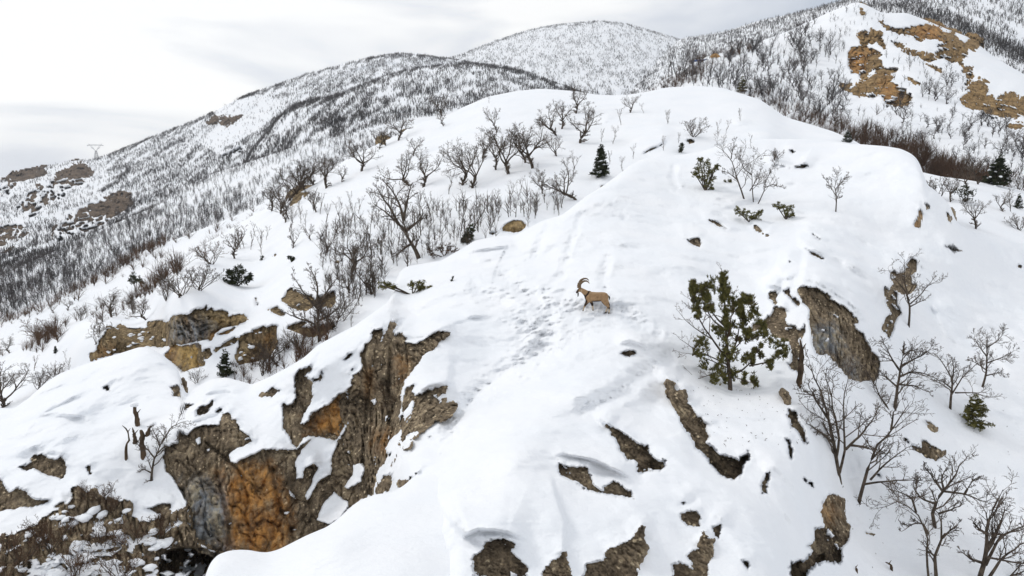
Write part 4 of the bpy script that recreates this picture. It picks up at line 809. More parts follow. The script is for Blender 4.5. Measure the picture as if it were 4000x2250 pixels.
def bush(name, layer, blobs, label, seed, leaf=M_LEAF, n=120, size=.09, cat='shrub', snow=0, depth=0.0, squash=.8, name_c='foliage'):
    """low evergreen: blobs of (px, py, radius px) at the surface distance"""
    g = np.random.default_rng(seed); b = np.array(blobs, float); c = b[:, :2].mean(0); bx, by = c[0], b[:, 1].max() + b[:, 2].mean() * .6
    p = layer.pos(np.array(bx), np.array(by)); d = float((p - CAM) @ FWD) - depth; k = d / F_PX; e = empty(name, p)
    C = at(b[:, 0], b[:, 1], d + g.normal(size=len(b)) * b[:, 2] * k * .6) - p; r = b[:, 2] * k
    st = np.array([np.linspace(np.zeros(3) - (0, 0, .1), q, 5) + np.concatenate([np.zeros((1, 3)), g.normal(size=(4, 3)) * .04 * r.mean()]) for q in C]); mesh('stems', *tubes2(st, np.full((len(C), 5), .02 + .05 * r.mean()), 4), M_BARK, e)
    sub = (C[:, None] + unit(g.normal(size=(len(C), 14, 3))) * (g.random((len(C), 14, 1)) ** .6) * r[:, None, None] * 1.15).reshape(-1, 3)
    V, f = blades(g, sub, np.repeat(r, 14) * .30, n // 7, size * .8, .20, .45, squash); mesh(name_c, V, [f], leaf, e, smooth=False)
    if snow: snow_blobs('snow_load', C[g.integers(0, len(C), snow)] + g.normal(size=(snow, 3)) * r.mean() * .5 + np.array([0, 0, r.mean() * .55]), r.mean() * .35, g, e)
    return tag(e, label, cat)
def hero(name, layer, base, lines, r0, label, seed, spec, rmin=.006, tw=M_TWIG, spread=.5, rend=.16, cat='tree', d=None, bark=M_BARK, group=None, sink=.15, thick=None):
    """a tree whose trunk and limbs follow surveyed lines; twigs grow from them in every direction"""
    g = np.random.default_rng(seed); p = layer.pos(np.array(base[0], float), np.array(base[1], float)); dd = d or float((p - CAM) @ FWD); p = at(np.array(base[0], float), np.array(base[1], float), np.array(dd)); limbs, rads = [], []
    done = []
    for li, ln in enumerate(lines):
        ln = np.array(ln, float); s0 = 0.0
        if done and li:                                        # start where the parent limb is
            q = min(done, key=lambda a: np.hypot(a[0] - ln[0][0], a[1] - ln[0][1])); s0 = q[2]
        acc = np.cumsum(np.concatenate([[0], np.hypot(*np.diff(ln, axis=0).T)])); sl = g.normal() * spread * (0 if li == 0 else 1)
        off = s0 + sl * acc * dd / F_PX; P = at(ln[:, 0], ln[:, 1], dd + off) - p; n = max(10, len(ln)); P = resample(P, 12); P += g.normal(size=P.shape) * .012 * acc[-1] * dd / F_PX * np.linspace(0, 1, 12)[:, None]
        if li == 0: P[0] -= np.array([0, 0, sink])
        for x, y, o_ in zip(ln[:, 0], ln[:, 1], off): done.append((x, y, o_))
        limbs.append(P); k = 1.0 if li == 0 else (thick[li] if thick else .62); rads.append((r0 * .66 * k, r0 * .66 * k * rend))
    parts = limbs_to_tree(g, limbs, rads, spec, rmin); e = make_tree(name, parts, p, tw, bark); return tag(e, label, cat, group)
# ------------------------------------------------------------------ woods seen as a mass
def clear(sc, lo, hi, seed):
    return lambda x, y, P: np.clip((fbm(P / sc, 3, seed) - lo) / (hi - lo), 0.03, 1) * np.clip(.5 + 1.5 * fbm(P / (sc * np.array([.10, .45, .28])), 3, seed + 5), .03, 1)
wood('bare_woodland', 'thin leafless woodland over the rounded far peak', L_A, scatter(L_A, 12000, 1, dens=clear(120, -.9, .0, 41), crest=.12, crest_w=8, front=(L_B, L_C, L_M, L_B2)), 4.6, WOODF, M_WOODF, 1)
_scar = full(820,420, 1010,370, 1130,410, 1050,480, 930,560, 840,600, 780,560, 860,480)
def b_dens(x, y, P):
    k = clear(110, -.8, .15, 42)(x, y, P); k = np.where(poly_sdf(x, y, _scar) > 0, k * .12, k)
    return np.where((x < 420) & (y < 980), k * .35, k)
wood('bare_woodland', 'leafless woodland spread over the long left mountain', L_B, scatter(L_B, 30000, 2, dens=b_dens, crest=.10, crest_w=8, front=(L_C, L_E, L_M)), 3.7, WOODF, M_WOODF, 2)
wood('bare_woodland', 'dense leafless woodland on the fold behind the snow dome', L_C, scatter(L_C, 15000, 3, dens=clear(90, -.9, .0, 43), crest=.09, crest_w=10, front=(L_E, L_M)), 3.7, WOODF, M_WOODF, 3)
wood('bare_woodland', 'dark leafless wood on the spur below the left mountain', L_E, np.concatenate([scatter(L_E, 4300, 4, dens=clear(60, -.6, .15, 44), crest=.12, crest_w=12, front=(L_E2, L_M)), scatter(L_E, 1500, 28, full(-60,1070, 300,960, 700,790, 950,730, 950,830, 500,1050, 0,1250, -60,1260), front=(L_E2, L_M)), along(L_E, full(0,1090, 210,996, 476,875, 640,815), 260, 5, 16, 8)]), 4.0, WOODP, M_WOODF, 4)
wood('bare_woodland', 'dark woodland on the ridge behind the ochre outcrops', L_B2, np.concatenate([scatter(L_B2, 11000, 6, dens=clear(70, -.6, .15, 45), crest=.12, front=(L_R,)), along(L_B2, full(3400,15, 3560,30, 3680,75, 3800,120, 3950,200, 4100,260), 2400, 7, 40), scatter(L_B2, 2600, 29, full(2660,140, 3000,60, 3300,-10, 3420,20, 3200,80, 3000,160, 2760,240, 2660,260), front=(L_R,))]), 3.8, WOODF, M_WOODF, 6)
for ln, lb, n, sd in ((full(510,662, 590,620, 669,566, 720,545), 'row of dark brush along a far left rib', 130, 11), (full(386,752, 450,715, 510,662), 'dark brush on the lower end of the far left rib', 120, 12), (full(1076,455, 1131,418, 1250,390), 'brush line above the far snow scar', 140, 13)):
    wood('brush_band', lb, L_B, along(L_B, ln, n, sd, 12), 5.0, BRUSHP, M_WOODF, sd, 'brush')
wood('brush_band', 'dark brush along the edge of the small left slope', L_E2, np.concatenate([along(L_E2, full(0,1262, 110,1224, 193,1188, 248,1158, 330,1115, 430,1068, 520,1005, 640,955), 150, 14, 16, 4), scatter(L_E2, 170, 15, dens=clear(25, -.2, .4, 46))]), 3.0, BRUSHP, M_BRUSH, 14, 'brush')
_rb = full(2880,372, 2980,405, 3080,462, 3180,500, 3280,540, 3400,580, 3500,605, 3600,660, 3700,720, 3800,760, 3900,800)
wood('brush_band', 'russet brush filling the gully between dome and right mountain', L_R, along(L_R, _rb, 520, 16, 60, -14), 4.3, BRUSHP, M_BRUSH, 16, 'brush')
wood('brush_band', 'russet brush on the saddle left of the right mountain', L_R, np.concatenate([along(L_R, full(2500,395, 2600,335, 2700,300, 2760,260), 150, 17, 40, 6), along(L_R, full(2700,235, 2850,215, 2950,185), 70, 18, 14, 4)]), 4.5, BRUSHP, M_BRUSH, 17, 'brush')
wood('bare_woodland', 'small distant bare trees covering the left flank of the right mountain', L_R, scatter(L_R, 330, 19, full(2640,300, 2850,220, 3150,110, 3300,140, 3300,470, 3180,500, 2950,400, 2700,370)), 4.6, WOODP, M_WOODF, 19)
wood('bare_woodland', 'thin scrub between and above the ochre outcrops', L_R, scatter(L_R, 130, 30, full(3230,60, 3340,20, 3460,70, 3560,180, 3700,220, 3830,330, 3700,420, 3480,330, 3330,250, 3250,180)), 2.8, WOODP, M_WOODF, 30)
wood('bare_woodland', 'sparse scrub on the snow right of the ochre outcrops', L_R, scatter(L_R, 200, 20, full(3300,470, 3560,360, 3850,430, 4200,520, 4300,800, 3700,760, 3450,600)), 2.6, WOODP, M_WOODF, 20)
wood('brush_band', 'brown brush on the shoulder of the left snow slope', L_M, np.concatenate([along(L_M, full(360,1250, 480,1190, 560,1140, 640,1080, 700,1040), 60, 22, 22, 14), along(L_M, full(100,1375, 200,1320, 250,1300), 30, 23, 24, 6)]), 1.9, BRUSHP, M_BRUSH, 22, 'brush')
wood('brush_band', 'thin twiggy undergrowth in the bowl behind the near ridge', L_M, scatter(L_M, 400, 24, full(1250,900, 1500,830, 1800,800, 2150,780, 2250,800, 2000,910, 1750,990, 1560,1060, 1450,1180, 1330,1240, 1250,1200)), 1.5, WOODP, M_TWIG, 24, 'brush')
wood('brush_band', 'brown thicket behind the snow hump at the cliff foot', L_M, along(L_M, full(900,1460, 1000,1490, 1080,1440, 1180,1380, 1300,1300), 60, 25, 70, -16), 1.5, BRUSHP, M_BRUSH, 25, 'brush')

# ------------------------------------------------------------------ trees of the right mountain, one by one
GR = 'bare trees on the right mountainside'
for k, (x, y) in enumerate(scatter(L_R, 95, 31, full(2720,290, 2860,230, 3120,130, 3290,190, 3330,470, 3290,500, 3150,480, 2950,380, 2780,350))):
    plant(L_R, x, y, _tr_rng.uniform(40, 66), 'oak%d' % (k % 6), 'small bare oak ' + ('under the white skyline rib of the right mountain' if y < 210 + (3200 - x) * .25 and x > 2950 else 'beside the left ochre tower of the right mountain' if x > 3210 else 'above the russet gully brush left of the ochre rocks' if y > 390 else 'on the slope under the orange earth bank' if x < 2900 else 'in the middle of the flank left of the ochre rocks'), GR, tw=M_WOODF, single=True)
for k, (x, y) in enumerate(scatter(L_R, 55, 32, full(3420,470, 3560,380, 3640,260, 3760,330, 3850,420, 4000,500, 4060,720, 3800,700, 3560,560))):
    plant(L_R, x, y, _tr_rng.uniform(36, 72), 'oak%d' % (k % 6), 'bare stunted tree ' + ('between the thin ochre ledges of the right mountain' if y < 390 else 'below the bulging dome rock of the right mountain' if x < 3600 else 'on open snow under the dark-caved rock mass' if x > 3790 else 'in the snow gap between dome rock and caved rock mass'), GR, tw=M_WOODF, single=True)
for x, y, h, lb in ((2852,200,52,'round bare tree on the skyline right of the ochre bank'), (2882,205,48,'second bare tree on the skyline right of the ochre bank'), (2938,205,58,'broad bare tree alone on the white saddle'), (3108,120,34,'lone bare tree on the white skyline rib'), (3180,95,36,'upper lone bare tree on the white skyline rib'), (3145,130,40,'bare tree between the two on the white rib'),
                    (3820,720,120,'tall bare tree beside the dark pine in the right valley')):
    plant(L_R if x < 3500 else L_V, x, y, h, 'oak%d' % (x % 6), lb, tw=M_WOODF if x < 3500 else M_TWIG, single=x < 3500)
for k in range(9): plant(L_R, 2610 + k * 13 + (k * 37 % 11), 300 + (k * 29 % 23), 105 + (k * 17 % 40), 'sap%d' % (k % 3), 'tall slender poplar in the clump left of the ochre bank', 'poplars on the saddle', tw=M_WOODF, single=True)

# ------------------------------------------------------------------ oaks of the snow dome
OAKS = [(1720,440,225,'dark oak with thick short trunk high on the dome',6,1), (1750,650,275,'broad round-crowned oak below the high thick-trunked oak',0,1.15), (1620,550,195,'slim-trunked oak left of the broad round-crowned one',8,1), (1582,595,210,'oak leaning left beside the broad round-crowned one',-24,1), (2105,435,115,'small pollarded oak alone near the dome top',-10,1),
        (1160,578,180,'narrow oak uppermost of the central grove',-6,.7), (770,450,145,'bare oak standing on the dome shoulder skyline',0,1), (782,530,95,'small bare tree under the skyline oak of the dome shoulder',0,1), (465,632,175,'dark oak at the right end of the crest row',-6,1), (330,690,140,'dark oak in the middle of the crest row',0,1), (375,668,125,'low dark oak beside the brown stone of the crest row',0,1),
        (205,848,255,'oak with forked white-flecked limbs at the crest row foot',-5,1), (65,925,115,'small dense oak at the left end of the crest row',0,1.1), (640,962,270,'wide oak with arms spread both ways from a bent trunk',8,1.2), (545,952,265,'oak left of the wide spread-armed one',-16,.95), (570,742,130,'small oak above the wide spread-armed one',0,1), (790,752,65,'little bush-like oak on the open dome snow',0,1.2),
        (920,948,310,'tall oak at the left of the central grove',-5,.8), (990,968,300,'tall oak with bent foot in the central grove',-8,.8), (1060,758,200,'upper left oak of the central grove',6,1), (1155,838,250,'oak with straight thick trunk in the central grove',0,.9), (1240,868,335,'tallest oak of the central grove with split trunk',4,.85), (1365,788,245,'oak at the upper right of the central grove',0,.9), (1415,828,315,'right-hand tall oak of the central grove',5,.9), (1582,742,140,'small oak right of the central grove',-5,1),
        (1485,1008,200,'bare tree alone below the central grove',-6,.8), (1725,1052,285,'bare tree leaning left from the ridge edge',-28,.9)]
for x, y, h, lb, ln, wd in OAKS:
    q = c2(x, y)[0]; plant(L_M, q[0], q[1], h * .5521 * 1.05, 'oak%d' % ((x + y) % 6), lb, 'oaks on the snow dome', lean=ln, wide=wd * 1.12)
SAPS = [(1105,368,55,'tiny sapling on the left brow of the dome'), (2040,522,115,'pale sapling left of the pollarded oak'), (1980,658,135,'twin-crowned sapling on the dome above the conifer'), (2370,515,105,'lone sapling on the right of the dome'), (1900,640,95,'sapling directly above the conifer'), (2200,438,75,'small sapling right of the pollarded oak'), (2125,762,110,'sapling on the saddle left of the low rock edge'), (2340,702,105,'russet sapling right of the low rock edge'),
        (820,1012,195,'thin sapling below the tall grove oaks'), (50,1228,205,'upright sapling left of the great leaning oak'), (130,1112,125,'sapling at the far left of the bowl'), (625,1302,330,'tall slim tree behind the great leaning oak'), (275,1440,350,'tall thin tree left of the great leaning oak'), (910,1272,235,'slim tree in the middle of the bowl'), (1020,1222,225,'many-branched slim tree in the bowl right of middle'), (800,1262,185,'slim tree just right of the great leaning oak crown'),
        (1112,1272,155,'short sapling near the ochre boulder'), (1250,1052,145,'pair-like sapling in the upper bowl'), (1330,1002,125,'thin sapling beneath the right-hand tall oak'), (1380,1240,135,'sapling rooted on the ochre boulder'), (1600,1172,115,'low sapling at the ridge edge by the track'), (1700,900,200,'fine-twigged sapling between the lone tree and the conifer'), (1960,800,100,'sapling touching the conifer right side'), (2050,860,120,'dark twiggy sapling right of the conifer'), (180,1150,140,'russet-leaved sapling beside the upright one'), (700,1200,210,'sapling in front of the oak grove shadow'), (1180,1080,110,'short twiggy sapling in the upper bowl')]
for k, (x, y, h, lb) in enumerate(SAPS):
    q = c2(x, y)[0]; plant(L_M, q[0], q[1], h * .5521, 'sap%d' % (k % 3), lb, 'saplings of the bowl', tw=M_TWIGR if 'russet' in lb else M_TWIG, lean=_tr_rng.normal() * 5, wide=1.1)
for k, (x, y, h, lb) in enumerate(((1540,1195,150,'leftmost dark oak of the row on the crest shoulder'), (1592,1208,210,'tall dark oak rising from the crest shoulder rocks'), (1635,1140,190,'second dark oak of the crest shoulder row'), (1680,1085,170,'third dark oak of the crest shoulder row'), (1725,1062,165,'dense dark oak in the middle of the shoulder row'), (1775,1045,160,'dark oak left of the snow-flecked one on the shoulder'), (1848,1065,190,'snow-flecked oak with thick trunk at the right end of the shoulder row'))):
    q = c1(x, y)[0]; plant(L_M, q[0], q[1], h * .69, 'oak%d' % ((k * 5 + 1) % 6), lb, 'oaks on the snow dome', wide=1.25)
for k, (x, y) in enumerate(scatter(L_M, 34, 27, c1(1180,1449,1480,1260,1700,1180,1800,1180,1990,1280,1960,1449))):
    plant(L_M, x, y, _tr_rng.uniform(55, 105), ('sap%d' % (k % 3)) if k % 4 else 'oak%d' % (k % 6), 'slim bare tree on the slope ' + ('under the shoulder row of dark oaks' if y < 900 else 'between shoulder oaks and the round juniper' if x < 1150 else 'left of the bowl below the shoulder'), 'slim trees below the crest shoulder', single=True)
LEFTS = [(c4(790,615)[0], 205, 'oak1', 'gnarled leafless oak on the edge above the mid-left cliff', 0), (c4(1035,632)[0], 175, 'oak3', 'oak leaning left over the top of the mid-left cliff', -18), (c4(685,795)[0], 150, 'shrub0', 'spreading shrub beside the left end of the mid-left cliff', 0), (c4(30,1250)[0], 330, 'oak2', 'dark bare tree cut by the left edge above the snow hump', 0), (c4(240,995)[0], 115, 'sap1', 'russet sapling on the snow at the far left', 0), (c4(275,1122)[0], 135, 'shrub1', 'low twiggy shrub behind the left snow hump', 0),
         (c4(170,1005)[0], 80, 'sap2', 'small sapling left of the russet one', 0), (c4(460,905)[0], 70, 'sap0', 'small sapling beside the tiny spruce', 0), (c4(490,1000)[0], 110, 'sap1', 'bent sapling near the top of the left hump', 0), (c4(400,1060)[0], 140, 'shrub2', 'grey shrub on the skyline of the left snow hump', 0), (c4(1660,200)[0], 190, 'oak4', 'bare oak on the skyline above the round juniper', 0), (c4(1500,240)[0], 160, 'shrub0', 'russet brush clump on the skyline left of the round juniper', 0), (c4(1400,420)[0], 190, 'shrub1', 'tall brushy shrub on the slope left of the round juniper', 0), (c4(1180,490)[0], 180, 'shrub2', 'wide twiggy shrub along the skyline above the cliff', 0), (c4(1290,460)[0], 200, 'shrub0', 'tall twiggy shrub right of the wide one above the cliff', 0), (c4(950,590)[0], 120, 'shrub1', 'shrub on the cliff top left of the leaning oak', 0),
         (c4(480,570)[0], 90, 'oak5', 'small bare tree on the small left slope', 0), (c4(380,585)[0], 80, 'oak0', 'small forked tree on the lower left slope', 0), (c4(575,610)[0], 110, 'shrub2', 'twig clump at the brow of the left slope', 0), (c4(70,780)[0], 130, 'oak3', 'dark bare tree at the far left brow', 0), (c4(300,760)[0], 150, 'shrub0', 'dense brown brush clump at the far left brow', 0), (c4(2490,300)[0], 300, 'oak5', 'slim bare tree on the slope right of the big cliff tree', 0), (c4(2470,440)[0], 190, 'sap2', 'leaning slim tree beside the scrubby rock', 8),
         (c4(1870,1020)[0], 190, 'shrub1', 'bushy bare shrub behind the snow ridge below the cliff', 0), (c4(1960,960)[0], 230, 'oak2', 'dark twiggy tree behind the snow ridge below the cliff', 0), (c4(2120,900)[0], 200, 'oak4', 'second dark twiggy tree behind the snow ridge', 0), (c4(1390,1080)[0], 110, 'shrub2', 'small shrub between the two snow humps', 0), (c6(275,272)[0], 300, 'oak0', 'slim dark tree on the bowl floor left of the cut branch shrub', 0), (c6(120,262)[0], 200, 'oak3', 'bent slim tree left of the slim dark tree', 6), (c6(20,500)[0], 230, 'shrub0', 'thin trees clump beside the ridge edge at the bowl', 0), (c6(130,500)[0], 180, 'sap0', 'pale sapling at the ridge edge in the bowl', 0)]
for (x, y), h, kd, lb, ln in LEFTS:
    plant(L_E2 if 'slope' in lb and 'small' in lb and x < 300 else L_M, x, y, h * .5521, kd, lb, lean=ln, tw=M_TWIGR if 'russet' in lb or 'brown' in lb else M_TWIG, wide=1.15, cat='shrub' if kd[0:2] == 'sh' else 'tree')
HS = [(8, (.22, .5), (30, 65), .12, .2), (6, (.3, .6), (25, 60), .12, .2), (4, (.35, .6), (25, 55), .1, .2)]
HD = [(9, (.22, .48), (30, 65), .12, .2), (7, (.3, .65), (25, 60), .12, .2), (4, (.35, .6), (25, 55), .1, .2)]
hero('bare_oak', L_M, c2(612,1462)[0], [c2(612,1462,575,1390,540,1340,515,1270,500,1190), c2(515,1270,440,1200,370,1130,280,1080), c2(500,1200,480,1100,430,1000,350,910), c2(500,1190,520,1090,540,1000,560,930), c2(515,1280,560,1240,620,1190,650,1100), c2(470,1230,400,1100,330,1000,300,950), c2(560,1360,500,1400,440,1449)], .26, 'great leaning oak with broken lower trunk at the ridge edge', 51, HD, .011, spread=.6)
hero('bare_oak', L_M, c4(2260,785)[0], [c4(2262,790,2255,700,2250,600,2235,500), c4(2250,560,2180,480,2120,400,2080,330), c4(2240,520,2250,420,2230,330,2190,260), c4(2245,540,2300,450,2350,380,2400,330), c4(2255,680,2180,640,2100,620,2020,580), c4(2255,640,2330,600,2400,540), c4(2260,760,2310,720,2370,620)], .17, 'big bare tree with spreading limbs in front of the scrubby rock', 52, HD, .009, spread=.5)
# ------------------------------------------------------------------ trees of the near right slope
hero('bare_tree', L_F, r1(1255,690)[0], [r1(1255,690,1235,600,1212,430,1170,250,1120,60,1040,-130), r1(1250,640,1290,480,1280,250,1285,60,1330,-100), r1(1295,470,1345,420,1420,350,1500,250,1540,150), r1(1212,430,1120,350,1010,280), r1(1225,540,1250,400,1210,200,1180,20,1150,-130), r1(1170,250,1080,120,1020,0), r1(1330,440,1420,450,1500,480)], .11, 'many-stemmed bare tree fanning out left of the right slope', 61, HD, .0065, spread=.35)
hero('bare_tree', L_F, r1(1385,850)[0], [r1(1385,850,1420,740,1470,560,1540,430,1620,330,1700,220,1750,150), r1(1430,720,1560,700,1790,690,1850,720), r1(1470,690,1580,570,1700,480,1780,440), r1(1480,540,1540,480,1600,400), r1(1620,330,1640,200,1690,110)], .095, 'leaning forked bare tree below the many-stemmed one', 62, HS, .006, spread=.35)
hero('bare_tree', L_F, r1(1948,1400)[0], [r1(1948,1400,1932,1235,1990,1110,1965,930,1925,880), r1(1890,1395,1872,1200,1890,1080,1800,920,1690,850,1500,890), r1(1932,1235,1900,1210,1872,1190), r1(1890,1080,1850,1000,1780,1000,1700,1060), r1(1985,1110,2060,1040,2110,1000), r1(1800,920,1770,820,1700,780,1600,760), r1(1965,930,2060,900,2150,860)], .085, 'tall crooked twin-trunk tree in the bottom right', 63, HS, .006, spread=.4)
hero('bare_tree', L_F, r1(1942,1030)[0], [r1(1942,1030,1915,940,1940,860,1990,770,2050,700,2100,610,2160,560), r1(1990,770,1930,690,1900,640,1850,590), r1(1990,770,2150,790,2280,850,2380,820), r1(2000,760,1980,680,2020,600), r1(1940,860,1850,830,1790,770,1780,690), r1(2150,790,2200,700,2260,660)], .10, 'flat-topped spreading tree below the snow-capped boulder', 64, HD, .006, spread=.4)
hero('bare_tree', L_F, r1(2250,1420)[0], [r1(2250,1420,2300,1250,2310,1000,2350,900,2420,770), r1(2300,1300,2400,1100,2480,1050,2620,1010), r1(2320,1400,2420,1250,2576,1130,2660,1110), r1(2310,1080,2250,1040,2200,980), r1(2310,1180,2400,1030,2440,900), r1(2290,1290,2200,1260,2120,1200)], .12, 'thick dark tree in the bottom right corner', 65, HD, .006, spread=.35)
hero('bare_tree', L_F, r1(2480,1400)[0], [r1(2380,1440,2480,1380,2600,1340,2700,1320), r1(2480,1380,2560,1290,2640,1250)], .06, 'low slanting tree at the right corner edge', 66, HS, .006)
hero('bare_tree', L_F, c8(1620,1445)[0], [c8(1620,1445,1640,1300,1660,1150,1680,1050,1790,1010), c8(1640,1290,1560,1220,1500,1195), c8(1655,1170,1600,1090,1560,1000,1510,960), c8(1660,1150,1740,1100,1830,1060,1890,1000), c8(1650,1220,1740,1180,1830,1190,1920,1230), c8(1680,1050,1690,980), c8(1640,1270,1760,1280,1870,1330)], .11, 'broad bare tree right of the large rock face', 67, HD, .0065, spread=.45)
hero('bare_tree', L_F, c8(1585,1455)[0], [c8(1585,1455,1510,1350,1480,1260,1500,1210), c8(1480,1280,1440,1200,1400,1150)], .07, 'short bent stem at the foot of the large rock face', 68, HS, .006)
hero('bare_tree', L_F, c8(2015,1445)[0], [c8(2015,1445,2020,1350,2030,1230,1960,1120,1910,1050), c8(2025,1340,2100,1220,2180,1140,2230,1100), c8(2050,1330,2180,1330,2300,1360), c8(2030,1230,2040,1150,2020,1080), c8(2025,1300,1960,1250,1900,1240)], .09, 'crooked bare tree beside the young spruce', 69, HS, .0065, spread=.4)
hero('bare_tree', L_F, c8(2240,1290)[0], [c8(2240,1290,2272,1190,2268,1080,2280,930), c8(2270,1170,2200,1120,2130,1090), c8(2270,1120,2380,1080,2470,1030), c8(2270,1070,2210,990,2180,930), c8(2275,1010,2350,960,2400,900), c8(2265,1210,2340,1190,2420,1200)], .085, 'round-crowned bare tree on the snowfield at far right', 70, HD, .0065, spread=.45)
hero('bare_tree', L_F, c8(1720,860)[0], [c8(1720,860,1732,720,1705,650,1695,520,1690,390), c8(1732,700,1800,640,1850,580,1930,530), c8(1725,680,1690,600,1620,520,1570,450), c8(1730,720,1790,690,1850,660), c8(1710,640,1760,560,1780,500)], .09, 'thin dark tree in front of the broken vertical crag', 71, HS, .0065, spread=.35)
hero('bare_tree', L_F, c3(535,1275)[0], [c3(505,1285,452,1130,412,1000,370,950,310,915), c3(552,1270,540,1100,548,1040,590,960), c3(575,1295,622,1200,632,1120,700,1010), c3(452,1130,400,1090,350,1070), c3(412,1000,420,940,440,880), c3(540,1100,490,1060,460,960), c3(622,1180,680,1160,740,1180), c3(530,1200,580,1120,600,1060)], .10, 'three-stemmed bare tree on the ridge beside the dark juniper', 72, HD, .0075, spread=.4)
hero('bare_tree', L_F, c3(1070,1332)[0], [c3(1070,1332,1076,1250,1064,1180,1080,1100), c3(1070,1230,1030,1160,1000,1120), c3(1068,1190,1110,1140,1140,1110), c3(1072,1250,1110,1240)], .07, 'small lone bare tree on the smooth right snow', 73, HD, .008, spread=.4)
for x, y, h, kd, lb in ((*c3(1790,1270)[0], 160, 'oak1', 'wide bare tree at the shelf foot in the right valley'), (*c3(1950,1440)[0], 200, 'oak4', 'dark bare tree low in the right valley by the picture edge'), (*c3(2120,1330)[0], 120, 'oak2', 'thin bare tree right of the dead-topped pine'), (*c3(2230,1449)[0], 110, 'shrub1', 'fine twiggy shrub at the right edge below the valley'), (*c3(1900,1180)[0], 170, 'oak3', 'bare tree left of the dark pine'), (*c3(2170,1330)[0], 150, 'sap1', 'slim straight tree at the right edge of the valley'), (*c3(1720,1250)[0], 140, 'shrub0', 'twig thicket under the shelf edge'), (*c3(2230,1160)[0], 130, 'shrub2', 'brown shrub right of the dark pine')):
    plant(L_V, x, y, h * .6211, kd, lb, cat='shrub' if kd[0:2] == 'sh' else 'tree')
for x, y, h, kd, lb in ((*c3(170,860)[0], 120, 'shrub0', 'twiggy shrub on the stone lump of the dome'), (*c3(325,840)[0], 90, 'sap0', 'russet-leaved sapling on the dome right of the stone lump'), (*c3(380,830)[0], 80, 'sap2', 'second russet-leaved sapling on the dome'), (*c3(470,760)[0], 80, 'sap1', 'sapling above the small dark stone of the dome'), (*c3(15,780)[0], 90, 'sap2', 'slender sapling at the left of the right dome'), (*c3(535,910)[0], 75, 'sap0', 'pale sapling on the ridge behind the three-stemmed tree'), (*c3(690,1010)[0], 80, 'shrub1', 'thin shrub beside the rounded snow cap'), (*c3(80,900)[0], 70, 'sap1', 'small sapling left of the stone lump')):
    plant(L_M if y < 560 else L_F, x, y, h * .6211, kd, lb, cat='shrub' if kd[0:2] == 'sh' else 'tree', tw=M_TWIGR if 'russet' in lb else M_TWIG, wide=1.1)
# shrubs and dead wood around the lower left cliffs
for x, y, h, lb in ((*c5(740,800)[0], 150, 'twiggy shrub on top of the brushy cliff foot'), (*c5(640,760)[0], 120, 'thin shrub left of the one on the cliff foot top'), (*c5(860,860)[0], 150, 'dark shrub at the right end of the cliff foot top'), (*c5(200,1250)[0], 260, 'large brown shrub in the bottom left corner'), (*c5(420,1150)[0], 240, 'brown shrub spread over the cliff foot centre'), (*c5(600,1330)[0], 260, 'brown shrub at the bottom edge left of the cave'), (*c5(900,1330)[0], 240, 'tangled shrub just left of the cave'), (*c5(1000,1130)[0], 200, 'tangled shrub above the cave'), (*c5(1200,1050)[0], 190, 'fine brown shrub hanging by the blue-grey rock stripe'), (*c5(80,1380)[0], 240, 'brown shrub cut by the bottom left corner'), (*c5(1250,1380)[0], 150, 'small shrub in front of the cave mouth'), (*c5(330,1060)[0], 180, 'brown shrub under the left snow edge'), (*c5(760,1120)[0], 220, 'snow-flecked shrub in the middle of the cliff foot')):
    q = LOWR = [r for r in F_ROCKS if r['polys'][0] is LOWER][0]; p = L_F.on_rock(q, x, y); o = proto_obj('shrub%d' % (int(x) % 3), M_TWIGR); H = h * .5435 * float((p - CAM) @ FWD) / F_PX
    o.location = p + np.array([0, -.35, -.1]); o.scale = (H * 1.3, H * 1.0, H); o.rotation_euler = (0, 0, x); tag(o, lb, 'shrub', 'brown shrubs of the cliff foot')
hero('bare_tree', L_F, c5(1085,690)[0], [c5(1085,690,1095,600,1110,530,1160,430,1185,340), c5(1160,430,1230,310,1290,280,1350,265), c5(1110,530,1060,470,1010,440,960,430), c5(1090,640,1030,610,980,640), c5(1150,450,1120,370,1090,310), c5(1100,690,1050,700,1000,740), c5(1130,500,1200,430,1270,400)], .07, 'crooked bare tree in snow left of the orange cliff', 81, HS, .0055, spread=.35)
hero('bare_branch', L_F, r6(1090,560)[0], [r6(1090,560,1040,545,980,530,930,525,870,545,800,540,740,560), r6(980,530,920,560,880,620,830,600), r6(930,525,880,490,820,500,760,500), r6(880,545,820,580,750,590), r6(900,560,870,620,860,680)], .05, 'pale bare branch hanging across the tall brown buttress', 82, HD, .0045, spread=.5, tw=M_DEAD, sink=0, d=23.2)
